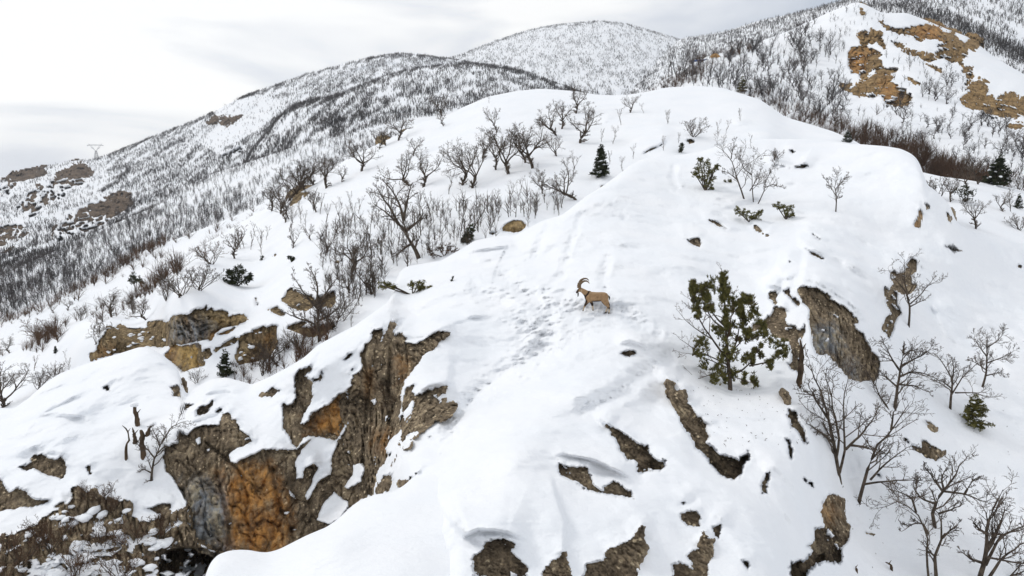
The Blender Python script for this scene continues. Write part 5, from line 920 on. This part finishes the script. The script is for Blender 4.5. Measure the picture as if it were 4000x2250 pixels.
def stump(pts, r0, label, seed, rend=.5, snow=True, layer=None, cat='stump'):
    layer = layer or L_F; g = np.random.default_rng(seed); b = np.array(pts[0]); p = layer.pos(np.array(b[0]), np.array(b[1])); d = float((p - CAM) @ FWD) - .1; p = at(np.array(b[0]), np.array(b[1]), np.array(d))
    P = resample(at(np.array([q[0] for q in pts]), np.array([q[1] for q in pts]), np.full(len(pts), d)) - p, 9); P[0, 2] -= .2; R = np.linspace(1, rend, 9) * r0 * g.uniform(.8, 1.2, 9); R[-1] *= .3
    e = empty('dead_stump', p); V, f = tubes(P[None], R[None], 9); V += g.normal(size=V.shape) * r0 * .16; mesh('trunk', V, [f], M_DEAD, e)
    k = int(g.integers(4, 7)); sp = unit(P[k + 1] - P[k] + np.array([.5, .2, .5])) ; mesh('splinter', *tubes2((P[k] + np.linspace(0, 1, 5)[:, None] * sp * r0 * 3.2)[None], np.linspace(.45, .08, 5)[None] * r0, 5), M_DEAD, e)
    if snow: snow_blobs('snow_cap', np.array([P[-1]]), r0 * 1.6, g, e)
    return tag(e, label, cat)
stump(c5(990,290,985,240,970,200,968,150), .08, 'broken upright stump with a snow cap on the left hump', 91)
stump(c5(1030,500,1020,440,1025,380,1015,330), .10, 'thick rust-brown dead stump beside the crooked tree', 92, .9, False)
stump(c5(975,410,965,370,952,315), .07, 'short pointed stump left of the thick dead stump', 93, .2, False)
stump(c5(905,520,905,440,930,400,915,330,880,300), .05, 'curved dead stick beside a snow lump', 94, .3, False)
stump(c5(1060,360,1080,310,1100,285), .07, 'dark dead snag right above the thick stump', 95, .4, True)
stump(r1(1625,1330,1620,1300,1580,1280), .04, 'small dead twig stump in the lower right snow', 96, .4, False)
stump(c8(945,1290,955,1180,965,1050,950,950), .10, 'slim dead trunk standing beside the ragged crag', 97, .5, False)
stump(r1(1375,1340,1365,1310), .03, 'tiny stick poking out near the bottom right cave', 98, .4, False)

# ------------------------------------------------------------------ evergreens
conifer('conifer', L_M, *c2(1895,888)[0], 222 * .5521, 120 * .5521, 'narrow dark conifer standing on the bowl edge', 101, dense=1.5)
conifer('young_spruce', L_F, *r1(2205,292)[0], 222 * .5435, 225 * .5435, 'young green spruce half buried on the right slope', 102, M_LEAF, 2.2, tiers=8)
conifer('small_spruce', L_M, *c4(1600,1035)[0], 195 * .5521, 120 * .5521, 'small spruce with snowy boughs in front of the mid-left cliff', 103, dense=1.3, snow=True)
conifer('tiny_spruce', L_M, *c4(396,868)[0], 52 * .5521, 28 * .5521, 'tiny spruce on the open snow at the far left', 104)
conifer('dark_pine', L_V, *c3(2085,1168)[0], 190 * .6211, 175 * .6211, 'broad dark pine in the valley at the right edge', 105, dense=2.0, tiers=10)
conifer('dark_conifer', L_M, *c3(1140,895)[0], 75 * .6211, 70 * .6211, 'small dark conifer at the gully brow of the dome', 106, dense=1.4)
conifer('dark_conifer', L_R, *c3(480,578)[0], 95 * .6211, 75 * .6211, 'dark bushy conifer behind the dome top', 107, M_LEAF, dense=1.4)
conifer('small_conifer', L_V, *c3(2215,1310)[0], 90 * .6211, 45 * .6211, 'small conifer by the right picture edge', 108)
bush('dead_topped_pine', L_V, [(*q, 22) for q in c3(1880,1190,1910,1210,1900,1250,1850,1200)], 'brownish pine crown below the dark pine', 109, M_LEAFD, 60, .25)
bl = lambda f, *t: [(f(t[i], t[i + 1])[0][0], f(t[i], t[i + 1])[0][1], t[i + 2] * .58) for i in range(0, len(t), 3)]
bush('juniper_bush', L_F, bl(c3, 200,1060,35,240,1030,40,270,1060,40,230,1090,40,190,1100,30,280,1110,38,300,1070,30,240,1130,32,270,1150,28,320,1050,20,285,1180,18,215,1010,22), 'dark juniper bush crouching in snow left of the three-stemmed tree', 111, M_LEAF, 150, .13, snow=3)
bush('juniper_bush', L_F, bl(c3, 450,1325,24,490,1340,28,530,1355,30,570,1365,30,590,1340,22,545,1375,20), 'low juniper under a snow slab in front of the three-stemmed tree', 112, M_LEAF, 140, .12)
bush('juniper_bush', L_F, bl(c3, 700,1295,24,740,1305,28,780,1310,26,770,1340,24,800,1350,20,765,1365,20), 'right-hand low juniper beside the slab juniper', 113, M_LEAF, 140, .12)
bush('juniper_bush', L_F, bl(c3, 375,1140,10,400,1135,12,410,1140,9), 'little evergreen tuft right of the crouching juniper', 114, M_LEAF, 60, .1)
bush('juniper_bush', L_M, bl(c4, 1590,370,26,1640,350,40,1690,330,50,1700,280,36,1740,340,34,1630,300,28,1670,370,40,1760,330,22), 'round dark juniper on the left slope', 115, M_LEAFD, 150, .22, snow=7)
bush('juniper_bush', L_M, bl(c4, 945,320,24,970,350,26,940,360,24,1000,365,20), 'dark evergreen patch on the left skyline slope', 116, M_LEAFD, 70, .3, snow=2)
bush('juniper_bush', L_M, bl(c4, 2050,195,14,2075,200,14,2065,212,14), 'small dark evergreen tuft on the upper left slope', 117, M_LEAFD, 60, .18)
bush('juniper_bush', L_M, bl(c4, 1855,190,11,1850,205,10), 'tiny evergreen tuft left of the grey stone', 118, M_LEAFD, 40, .15)
bush('juniper_bush', L_F, bl(c6, 350,210,26,385,205,26,430,215,18,560,200,34,600,205,36,640,210,34,610,240,26,660,250,22,725,240,12,690,225,16), 'bright green juniper sprays under a snow pillow at the ridge edge', 119, M_LEAF, 150, .10, snow=8)
bush('juniper_bush', L_M, bl(c2, 960,1280,24,985,1250,22,940,1310,26,980,1310,24,920,1340,22,950,1340,18), 'green juniper at the ridge edge right of the great leaning oak', 120, M_LEAFD, 120, .16, snow=3)
bush('thorn_bush', L_M, bl(c2, 760,1400,30,820,1400,34,870,1420,26,700,1430,30), 'russet thorny bush right of the great leaning oak', 121, M_TWIGR, 60, .18)
bush('evergreen_tuft', L_F, bl(c6, 848,150,9,840,172,7), 'tiny dark tuft in the snow right of the snow pillow', 122, M_LEAFD, 30, .08)
bush('juniper_bush', L_M, bl(c3, 100,930,18,95,950,16,105,910,12), 'small dark juniper on the dome by the stone lump', 123, M_LEAFD, 60, .2, snow=2)
# the big juniper
JB = r3(612,1168)[0]; JL = [r3(612,1168,600,1020,577,800,570,560,560,350,545,110), r3(582,860,505,790,440,680,345,560,292,420,266,290,262,170), r3(560,605,440,500,392,420,346,320,330,220), r3(562,570,480,490,402,390,386,210), r3(590,930,420,850,300,800,180,720,90,640), r3(592,960,430,890,300,840,200,820,100,800), r3(600,1050,430,1020,280,1075,230,1000), r3(602,1015,700,1000,790,920,850,820,900,770), r3(790,940,900,920,1000,890,1110,810), r3(600,900,640,800,690,620,712,500,742,370), r3(650,780,720,700,800,690,860,660), r3(600,1060,680,1050,760,1090,850,1110), r3(440,690,300,600,180,510,100,400), r3(300,430,220,380,160,340), r3(560,640,600,500,680,390,800,330)]
hero('juniper_tree', L_F, JB, JL, .125, 'tall green juniper with bare arching limbs right of the goat', 131, [(7, (.12, .34), (35, 75), .10, .25), (4, (.3, .6), (25, 60), .15, .2), (2, (.35, .6), (25, 55), .1, .2)], .0055, spread=.30, rend=.14, tw=mat('juniper_twigs', _flat((.05, .032, .022), (.14, .09, .06), 2.0), .9, .1), thick=[1, .5, .4, .45, .35, .3, .3, .5, .4, .45, .3, .25, .3, .2, .25])
JF = [540,120,45,530,190,60,560,260,60,600,310,50,545,330,55,430,200,50,420,160,35,640,340,40,255,190,35,250,240,28,325,210,34,340,250,28,725,300,38,745,350,38,700,350,26,820,400,30,850,440,32,800,470,26,880,520,46,900,600,52,860,660,46,920,560,34,940,640,26,740,610,36,780,610,30,640,560,30,560,540,26,470,590,30,540,610,32,600,650,36,500,640,26,350,690,46,300,740,40,380,740,40,290,820,36,330,850,34,560,800,54,540,840,50,620,790,40,600,860,46,520,900,40,640,850,40,740,890,26,900,840,24,840,800,22,980,700,32,1050,740,46,1110,750,36,1080,820,40,1130,800,26,370,930,36,480,980,46,520,1000,46,450,1040,40,550,1040,46,620,1010,40,650,1030,36,470,1090,34,560,1080,26,990,960,16,820,1060,30,850,1120,26,800,1150,34,770,1200,28,700,1220,20,780,1290,24,740,1300,16,570,420,26,575,480,24,560,700,26,590,580,26,690,700,22,720,560,20]
g = np.random.default_rng(132); _j = [np.array(JF, float).reshape(-1, 3)]
for ln in JL:                                                  # sprays along the outer half of every green limb
    ln = (np.array(ln) - np.array([2600, 1040])) / .4141; s_ = np.concatenate([[0], np.cumsum(np.hypot(*np.diff(ln, axis=0).T))]); k = int(s_[-1] / 60); q = s_[-1] * g.uniform(.45, 1.0, k)
    if ln[-1, 0] > 330 or ln[-1, 1] < 300: _j.append(np.stack([np.interp(q, s_, ln[:, 0]) + g.normal(size=k) * 22, np.interp(q, s_, ln[:, 1]) + g.normal(size=k) * 22 - 8, g.uniform(14, 30, k)], 1))
_j = np.concatenate(_j); jd = float((L_F.pos(np.array(JB[0]), np.array(JB[1])) - CAM) @ FWD); jp = at(np.array(JB[0]), np.array(JB[1]), np.array(jd))
jc = at(2600 + _j[:, 0] * .4141, 1040 + _j[:, 1] * .4141, jd + g.normal(size=len(_j)) * .28); jr = _j[:, 2] * .4141 * jd / F_PX
sub = (jc[:, None] + unit(g.normal(size=(len(jc), 22, 3))) * np.array([1.1, 1.1, 1.5]) * (g.random((len(jc), 22, 1)) ** .8) * jr[:, None, None] * 1.3).reshape(-1, 3)
V, f = blades(g, sub - jp, np.repeat(jr, 22) * .13, 10, .11, .11, 1.5, 2.0)
jt = [o for o in bpy.data.objects if o.name.startswith('juniper_tree')][0]; mesh('foliage', V, [f], M_LEAF, jt, smooth=False)

# needle litter and twig scraps on the snow below the juniper and trees
for nm, reg, n, sd, lb in (('needle_litter', full(2640,1480, 3050,1500, 3150,1750, 2800,1760), 80, 141, 'scraps of needles and bark on the snow below the juniper'), ('twig_litter', full(3250,1550, 4000,1300, 4000,2240, 3300,2240), 80, 142, 'twig scraps strewn over the right snow slope')):
    g = np.random.default_rng(sd); pts = scatter(L_F, n, sd, reg); P = L_F.pos(pts[:, 0], pts[:, 1]); V, f_ = blades(g, P + np.array([0, -.02, .015]), .01, 1, .06, .18, .1); tag(mesh(nm, V, [f_], M_DEAD, smooth=False), lb, 'litter', None, 'stuff')
# snow caught on ledges and in the brush of the cliffs
def ledge_snow(rk, n, r, seed, par=None):
    g = np.random.default_rng(seed); Vg = rk['V']; nr, nc, _ = Vg.shape; a = np.array(rk['polys'][0]); C = []
    N_ = np.cross(np.gradient(Vg, axis=1), -np.gradient(Vg, axis=0)); N_ /= np.linalg.norm(N_, axis=-1, keepdims=True) + 1e-9
    X, Y = np.meshgrid(rk['gx'], rk['gy']); ok = (poly_sdf(X, Y, a) > 12) & (np.abs(N_[..., 2]) > .55) & (X > -60) & (Y < 2290); idx = np.argwhere(ok)
    if not len(idx): return
    cl = fbm(Vg[ok] * .9, 2, seed); idx = idx[np.argsort(-cl + g.normal(size=len(cl)) * .25)][:n * 6]; idx = idx[g.permutation(len(idx))[:n]]
    o = snow_blobs('snow_ledge', Vg[idx[:, 0], idx[:, 1]] + np.array([0, -.03, .02]), r, g, rk['obj']); o['kind'] = 'stuff'
ledge_snow(F_ROCKS[5], 110, .14, 151); ledge_snow(M_ROCKS[1], 22, .13, 154); ledge_snow(M_ROCKS[5], 12, .12, 155)
# ------------------------------------------------------------------ the goat (wild ibex), built from tapered limbs fused into one skin
def ibex():
    s_ = 0.001287; ox, oy = 1040.0, 1210.0                       # survey units -> metres; local x = right, z = up
    L = lambda x, y, dp=0.0: np.array([(x - ox) * s_, dp, (oy - y) * s_])
    g = np.random.default_rng(7); parts = []
    def limb(nodes, sides=14):
        P = np.array([L(n[0], n[1], n[3]) for n in nodes]); R = np.array([n[2] * s_ for n in nodes]); wz = np.array([n[4] if len(n) > 4 else 1.0 for n in nodes])
        q = np.linspace(0, len(P) - 1, (len(P) - 1) * 4 + 1); i = np.arange(len(P))
        def cr(a): return np.stack([np.interp(q, i, a[:, k]) for k in range(a.shape[1])], 1)
        C = cr(P); rr = np.interp(q, i, R); ww = np.interp(q, i, wz)
        for _ in range(2): C[1:-1] = .25 * C[:-2] + .5 * C[1:-1] + .25 * C[2:]; rr[1:-1] = .25 * rr[:-2] + .5 * rr[1:-1] + .25 * rr[2:]
        T = unit(np.gradient(C, axis=0)); Yv = np.array([0, 1.0, 0]); U = unit(np.cross(T, Yv)); Wv = np.cross(U, T); a = np.arange(sides) * 2 * math.pi / sides
        ring = C[:, None] + rr[:, None, None] * (np.cos(a)[None, :, None] * U[:, None] + (np.sin(a)[None, :, None] * ww[:, None, None]) * Wv[:, None])
        n = len(C); V = np.concatenate([ring.reshape(-1, 3), C[:1] - T[:1] * rr[0] * .5, C[-1:] + T[-1:] * rr[-1] * .5])
        f = []
        for k in range(n - 1):
            for j in range(sides): j2 = (j + 1) % sides; f += [(k * sides + j, k * sides + j2, (k + 1) * sides + j2), (k * sides + j, (k + 1) * sides + j2, (k + 1) * sides + j)]
        for j in range(sides): j2 = (j + 1) % sides; f += [(n * sides, j2, j), (n * sides + 1, (n - 1) * sides + j, (n - 1) * sides + j2)]
        return V, np.array(f)
    nr, fr = -.075, .075                                           # near side / far side
    parts += [limb([(690,760,95,0,.8),(780,775,160,0,.72),(900,790,162,0,.78),(1050,795,155,0,.85),(1180,785,150,0,.82),(1300,780,140,0,.78),(1385,800,85,0,.7)]),      # trunk of the body
              limb([(830,720,120,0,.7),(740,700,110,0,.7),(660,640,88,0,.72),(590,590,74,0,.75),(540,565,66,0,.8)]),                                                 # neck
              limb([(565,545,62,0,.85),(510,565,64,0,.8),(465,590,50,0,.75),(425,630,36,0,.8),(405,655,30,0,.85),(392,668,18,0,.9)]),                                 # head
              limb([(780,820,110,nr * .6,.55),(755,920,72,nr,.75),(715,990,46,nr,.85),(668,1068,33,nr,.9),(640,1130,25,nr),(628,1190,24,nr),(612,1235,26,nr)]),           # near foreleg
              limb([(820,850,100,fr * .6,.6),(870,950,58,fr,.8),(912,1020,42,fr,.9),(922,1090,33,fr,.95),(938,1160,25,fr),(948,1215,24,fr),(940,1250,26,fr)]),             # far foreleg
              limb([(1290,800,135,nr * .6,.6),(1290,900,118,nr * .9,.6),(1330,990,78,nr,.75),(1385,1060,50,nr,.85),(1435,1125,38,nr,.9),(1442,1200,26,nr),(1440,1270,25,nr),(1428,1320,28,nr)]),   # near hind leg
              limb([(1310,830,115,fr * .6,.6),(1350,930,88,fr * .9,.7),(1410,1015,52,fr,.85),(1455,1070,36,fr,.9),(1415,1140,28,fr),(1382,1210,26,fr),(1360,1270,26,fr),(1345,1320,28,fr)])]       # far hind leg
    Vs, Fs, o = [], [], 0
    for V, f in parts: Vs.append(V); Fs.append(f + o); o += len(V)
    tmp = mesh('body', np.concatenate(Vs), Fs, None); rm = tmp.modifiers.new('fuse', 'REMESH'); rm.mode = 'VOXEL'; rm.voxel_size = .014; rm.use_smooth_shade = True
    sm = tmp.modifiers.new('soften', 'SMOOTH'); sm.iterations = 5; sm.factor = .5
    dg = bpy.context.evaluated_depsgraph_get(); me = bpy.data.meshes.new_from_object(tmp.evaluated_get(dg)); bpy.data.objects.remove(tmp, do_unlink=True)
    n = len(me.vertices); co_ = np.empty(n * 3, np.float32); me.vertices.foreach_get('co', co_); co_ = co_.reshape(-1, 3)
    x = co_[:, 0] / s_ + ox; y = oy - co_[:, 2] / s_; dp = co_[:, 1]
    tan_, dk, pale, grey = np.array([.335, .212, .115]), np.array([.028, .016, .012]), np.array([.62, .50, .36]), np.array([.40, .29, .18])
    col = np.tile(tan_, (n, 1)) * (1 + .55 * fbm(co_ * 9, 4, 3, .6)[:, None])
    def blend(w, c): col[:] = col * (1 - w[:, None]) + c * w[:, None]
    blend(.6 * sstep(700, 640, y) * sstep(620, 900, x), grey); blend(sstep(780, 840, y) * sstep(1150, 1300, x) * .0, tan_)
    ld, _, _ = line_dist(x, y, [(800,600),(745,690),(680,760),(650,830),(690,900)]); blend(sstep(34, 14, ld) * sstep(560, 620, x), dk)          # dark collar
    ld, _, _ = line_dist(x, y, [(640,760),(660,860),(700,930)]); blend(sstep(62, 30, ld), dk)                                            # dark breast
    ld, _, _ = line_dist(x, y, [(900,935),(1000,915),(1150,912),(1190,960)]); blend(sstep(32, 14, ld) * (dp < .05), dk)                     # flank stripe
    blend(sstep(938, 960, y) * sstep(900, 940, x) * sstep(1230, 1180, x) * sstep(1040, 1000, y), pale)                                     # white belly
    fl = (x < 800) & (y > 930); blend(np.where(fl, sstep(940, 1000, y) * sstep(1090, 1060, y), 0) * .95, dk); blend(np.where(fl, sstep(1085, 1120, y), 0), pale * .7)
    ff = (x > 840) & (x < 1060) & (y > 940) & (dp > .02); blend(np.where(ff, sstep(945, 985, y), 0), dk); blend(np.where(ff, sstep(1085, 1100, y), 0), pale)
    ld, _, _ = line_dist(x, y, [(1190,960),(1260,1060),(1350,1130)]); blend(sstep(40, 18, ld) * (y > 930), dk)
    hl = (x > 1200) & (y > 1050); blend(np.where(hl, sstep(1080, 1120, y) * sstep(1380, 1430, x), 0), dk); blend(np.where(hl, sstep(1160, 1185, y), 0), pale); blend(np.where((x > 1380) & (y > 980) & (dp > .03) & (y < 1110), 1.0, 0), dk)
    blend(np.where((x > 1200) & (y > 1275), 1.0, 0) * .8, dk); blend(np.where((x < 1000) & (y > 1205), 1.0, 0) * .8, dk)
    blend(sstep(1385, 1425, x) * sstep(730, 780, y) * sstep(960, 900, y), np.array([.75, .66, .48]))
    blend(sstep(455, 425, x) * .95, dk * 1.3); ld, _, _ = line_dist(x, y, [(430,520),(440,590),(400,660)]); blend(sstep(36, 16, ld), dk * 1.3)
    ld, _, _ = line_dist(x, y, [(550,500),(555,560),(560,640)]); blend(sstep(20, 8, ld) * .6, pale)
    c = me.color_attributes.new('coat', 'FLOAT_COLOR', 'POINT'); c.data.foreach_set('color', np.concatenate([col, np.ones((n, 1))], 1).astype(np.float32).ravel())
    def coat(t, b, N):
        a = N('ShaderNodeVertexColor', layer_name='coat'); v = ramp(t, N, noise(t, N, co(t, N), 60, 3, .6, (1, 1, .35)), [(.3, (.7, .7, .7)), (.7, (1.2, 1.2, 1.2))])
        t.links.new(mixc(t, N, 1.0, a.outputs[0], v, 'MULTIPLY'), b.inputs['Base Color'])
    me.materials.clear(); me.materials.append(mat('goat_coat', coat, .85, .15)); me.shade_smooth()
    d0 = float((L_F.pos(np.array(2318.0), np.array(1209.0)) - CAM) @ FWD) - .24; foot = at(np.array(2200 + ox * .1242), np.array(1060 + oy * .1242), np.array(d0)); e = empty('mountain_goat', foot)
    b = bpy.data.objects.new('body', me); COL.objects.link(b); b.parent = e
    mh = mat('horn', _flat((.085, .055, .030), (.20, .13, .07), 25.0), .6, .3); mk = mat('black_hair', _flat((.010, .008, .010), (.030, .022, .022), 20.0), .8, .2)
    for dp, pts in ((-.03, [(505,510),(500,430),(520,370),(565,315),(640,278),(720,278),(775,318),(803,368)]), (.035, [(470,505),(468,420),(490,335),(545,262),(630,215),(715,212),(775,250),(798,300)])):
        P = np.array([L(px, py, dp * (1 + .9 * k / 7)) for k, (px, py) in enumerate(pts)]); P = resample(P, 26); R = np.interp(np.linspace(0, 1, 26), [0, .5, .85, 1], [46, 35, 18, 4]) * s_; R = R * (1 + .10 * np.cos(np.arange(26) * 2.1) * np.linspace(1, .2, 26))
        mesh('horn', *tubes2(P[None], R[None], 8), mh, e)
    P = resample(np.array([L(455,655), L(458,720), L(450,795)]), 8); mesh('beard', *tubes2(P[None], np.array([[20, 24, 24, 22, 20, 18, 13, 4]]) * s_, 7), mk, e)
    P = resample(np.array([L(1385,745), L(1440,790), L(1455,850), L(1438,900)]), 8); mesh('tail', *tubes2(P[None], np.array([[14, 22, 25, 26, 24, 18, 12, 4]]) * s_, 7), mk, e)
    for dp in (-.055, .055):
        P = resample(np.array([L(540,545,dp * .7), L(560,525,dp * 1.4), L(590,520,dp * 1.9)]), 5); mesh('ear', *tubes2(P[None], np.array([[10, 17, 18, 12, 3]]) * s_, 6), mat('ear_fur', _flat((.25, .16, .08), (.35, .24, .13), 9), .9, .1) if dp < 0 else bpy.data.materials['ear_fur'], e)
        P = resample(np.array([L(478,555,dp * .88), L(470,555,dp * .95)]), 3); mesh('eye', *tubes2(P[None], np.array([[9, 10, 4]]) * s_, 6), mk, e)
    tag(e, 'brown wild goat with long curved horns walking left across the snow', 'goat'); return e
ibex()

# ------------------------------------------------------------------ power pylon on the far left skyline
def pylon():
    p = L_B.pos(np.array(378.0), np.array(624.0)); d = float((p - CAM) @ FWD); H = 64 * d / F_PX; e = empty('power_pylon', p); r = .0065 * H
    def bars(name, segs, k=1.0):
        P = np.array([np.linspace(a, b, 2) for a, b in segs]) * H; mesh(name, *tubes2(P, np.full((len(P), 2), r * k), 4), M_STEEL, e)
    b = .13; w = .035; zc = .52
    for sx in (-1, 1):
        for sy in (-1, 1): bars('leg', [((sx * b, sy * b, -.06), (sx * w, sy * w, zc))], 1.2)
    br = []
    for k in range(5):
        z0, z1 = k * zc / 5, (k + 1) * zc / 5; w0, w1 = b + (w - b) * k / 5, b + (w - b) * (k + 1) / 5
        for sy in (-1, 1): br += [((-w0, sy * w0, z0), (w1, sy * w1, z1)), ((w0, sy * w0, z0), (-w1, sy * w1, z1))]
        for sx in (-1, 1): br += [((sx * w0, -w0, z0), (sx * w1, w1, z1))]
    bars('bracing', br, .7); ar = []
    for sx in (-1, 1): ar += [((sx * w, 0, zc), (sx * .30, 0, .86)), ((0, 0, zc), (sx * .22, 0, .86)), ((sx * .12, 0, .66), (sx * .26, 0, .72)), ((sx * .30, 0, .86), (sx * .36, 0, .97))]
    bars('window_arms', ar); bars('crossarm', [((-.46, 0, .86), (.46, 0, .86)), ((-.46, 0, .86), (-.3, 0, .90)), ((.46, 0, .86), (.3, 0, .90)), ((-.3, 0, .90), (.3, 0, .90))], 1.1)
    for sx in (-.42, 0, .42): bars('insulator', [((sx, 0, .86), (sx, 0, .80))], .8)
    e.rotation_euler = (0, 0, .25); tag(e, 'steel lattice power pylon on the far left skyline', 'pylon')
pylon()
# bare earth bank and blue sheet on the saddle
p = L_R.pos(np.array(2790.0), np.array(226.0)); dd = float((p - CAM) @ FWD); k = dd / F_PX; g = np.random.default_rng(3)
u, v = np.meshgrid(np.linspace(-1, 1, 26), np.linspace(0, 1, 10)); hgt = np.clip(1 - np.abs(u + .15) ** 2.2, 0, 1); V = np.stack([u * 24 * k, -(1 - v) * 6 * k + .6 * fbm(np.stack([u * 3, v * 3, u * 0], -1), 3, 4), (v * hgt * 17 - 4) * k + .4 * fbm(np.stack([u * 4, v * 2, u * 0 + 3], -1), 3, 5)], -1).reshape(-1, 3) + p + np.array([0, -3, 0])
i = np.arange(9 * 26).reshape(9, 26)[:, :-1].ravel(); tag(mesh('earth_bank', V, [np.stack([i, i + 1, i + 27, i + 26], 1)], M_EARTH), 'small orange earth bank bare of snow on the saddle', 'earth bank')
p = L_R.pos(np.array(2742.0), np.array(240.0)); k = float((p - CAM) @ FWD) / F_PX
u, v = np.meshgrid(np.linspace(-1, 1, 20), np.linspace(-1, 1, 5)); V = np.stack([u * 32 * k, v * 2.0, .5 + (u * 2 + 1.2 * np.abs(v)) * k + .12 * fbm(np.stack([u * 5, v * 2, u * 0], -1), 3, 8)], -1).reshape(-1, 3); Vb = V - np.array([0, 0, .35])
i = np.arange(4 * 20).reshape(4, 20)[:, :-1].ravel(); q = np.stack([i, i + 1, i + 21, i + 20], 1); rim = np.concatenate([np.arange(19), np.arange(19, 100, 20)[:-1], np.arange(99, 80, -1), np.arange(80, 0, -20)]); rim2 = np.roll(rim, -1)
tag(mesh('blue_roof_sheet', np.concatenate([V, Vb]) + p, [q, q[:, ::-1] + 100, np.stack([rim, rim + 100, rim2 + 100, rim2], 1)], M_BLUE), 'thin blue sheet lying left of the orange earth bank', 'sheet')
# ------------------------------------------------------------------ thin winter haze filling the air of the whole valley
hv = np.array([(x, y, z) for x in (-1500, 1700) for y in (-30, 2100) for z in (-260, 460)], float)
hz = mesh('haze', hv, [np.array([(0, 1, 3, 2), (4, 6, 7, 5), (0, 4, 5, 1), (2, 3, 7, 6), (0, 2, 6, 4), (1, 5, 7, 3)])], None, smooth=False)
hm = bpy.data.materials.new('haze_air'); hm.use_nodes = True; ht = hm.node_tree; ht.nodes.clear()
ho = ht.nodes.new('ShaderNodeOutputMaterial'); hp = ht.nodes.new('ShaderNodeVolumePrincipled'); hp.inputs['Color'].default_value = (0.90, 0.94, 1.0, 1); hp.inputs['Density'].default_value = 0.00010; hp.inputs['Anisotropy'].default_value = 0.0
ht.links.new(hp.outputs[0], ho.inputs['Volume']); hz.data.materials.append(hm); tag(hz, 'thin pale winter haze between the mountains', 'haze', None, 'stuff')
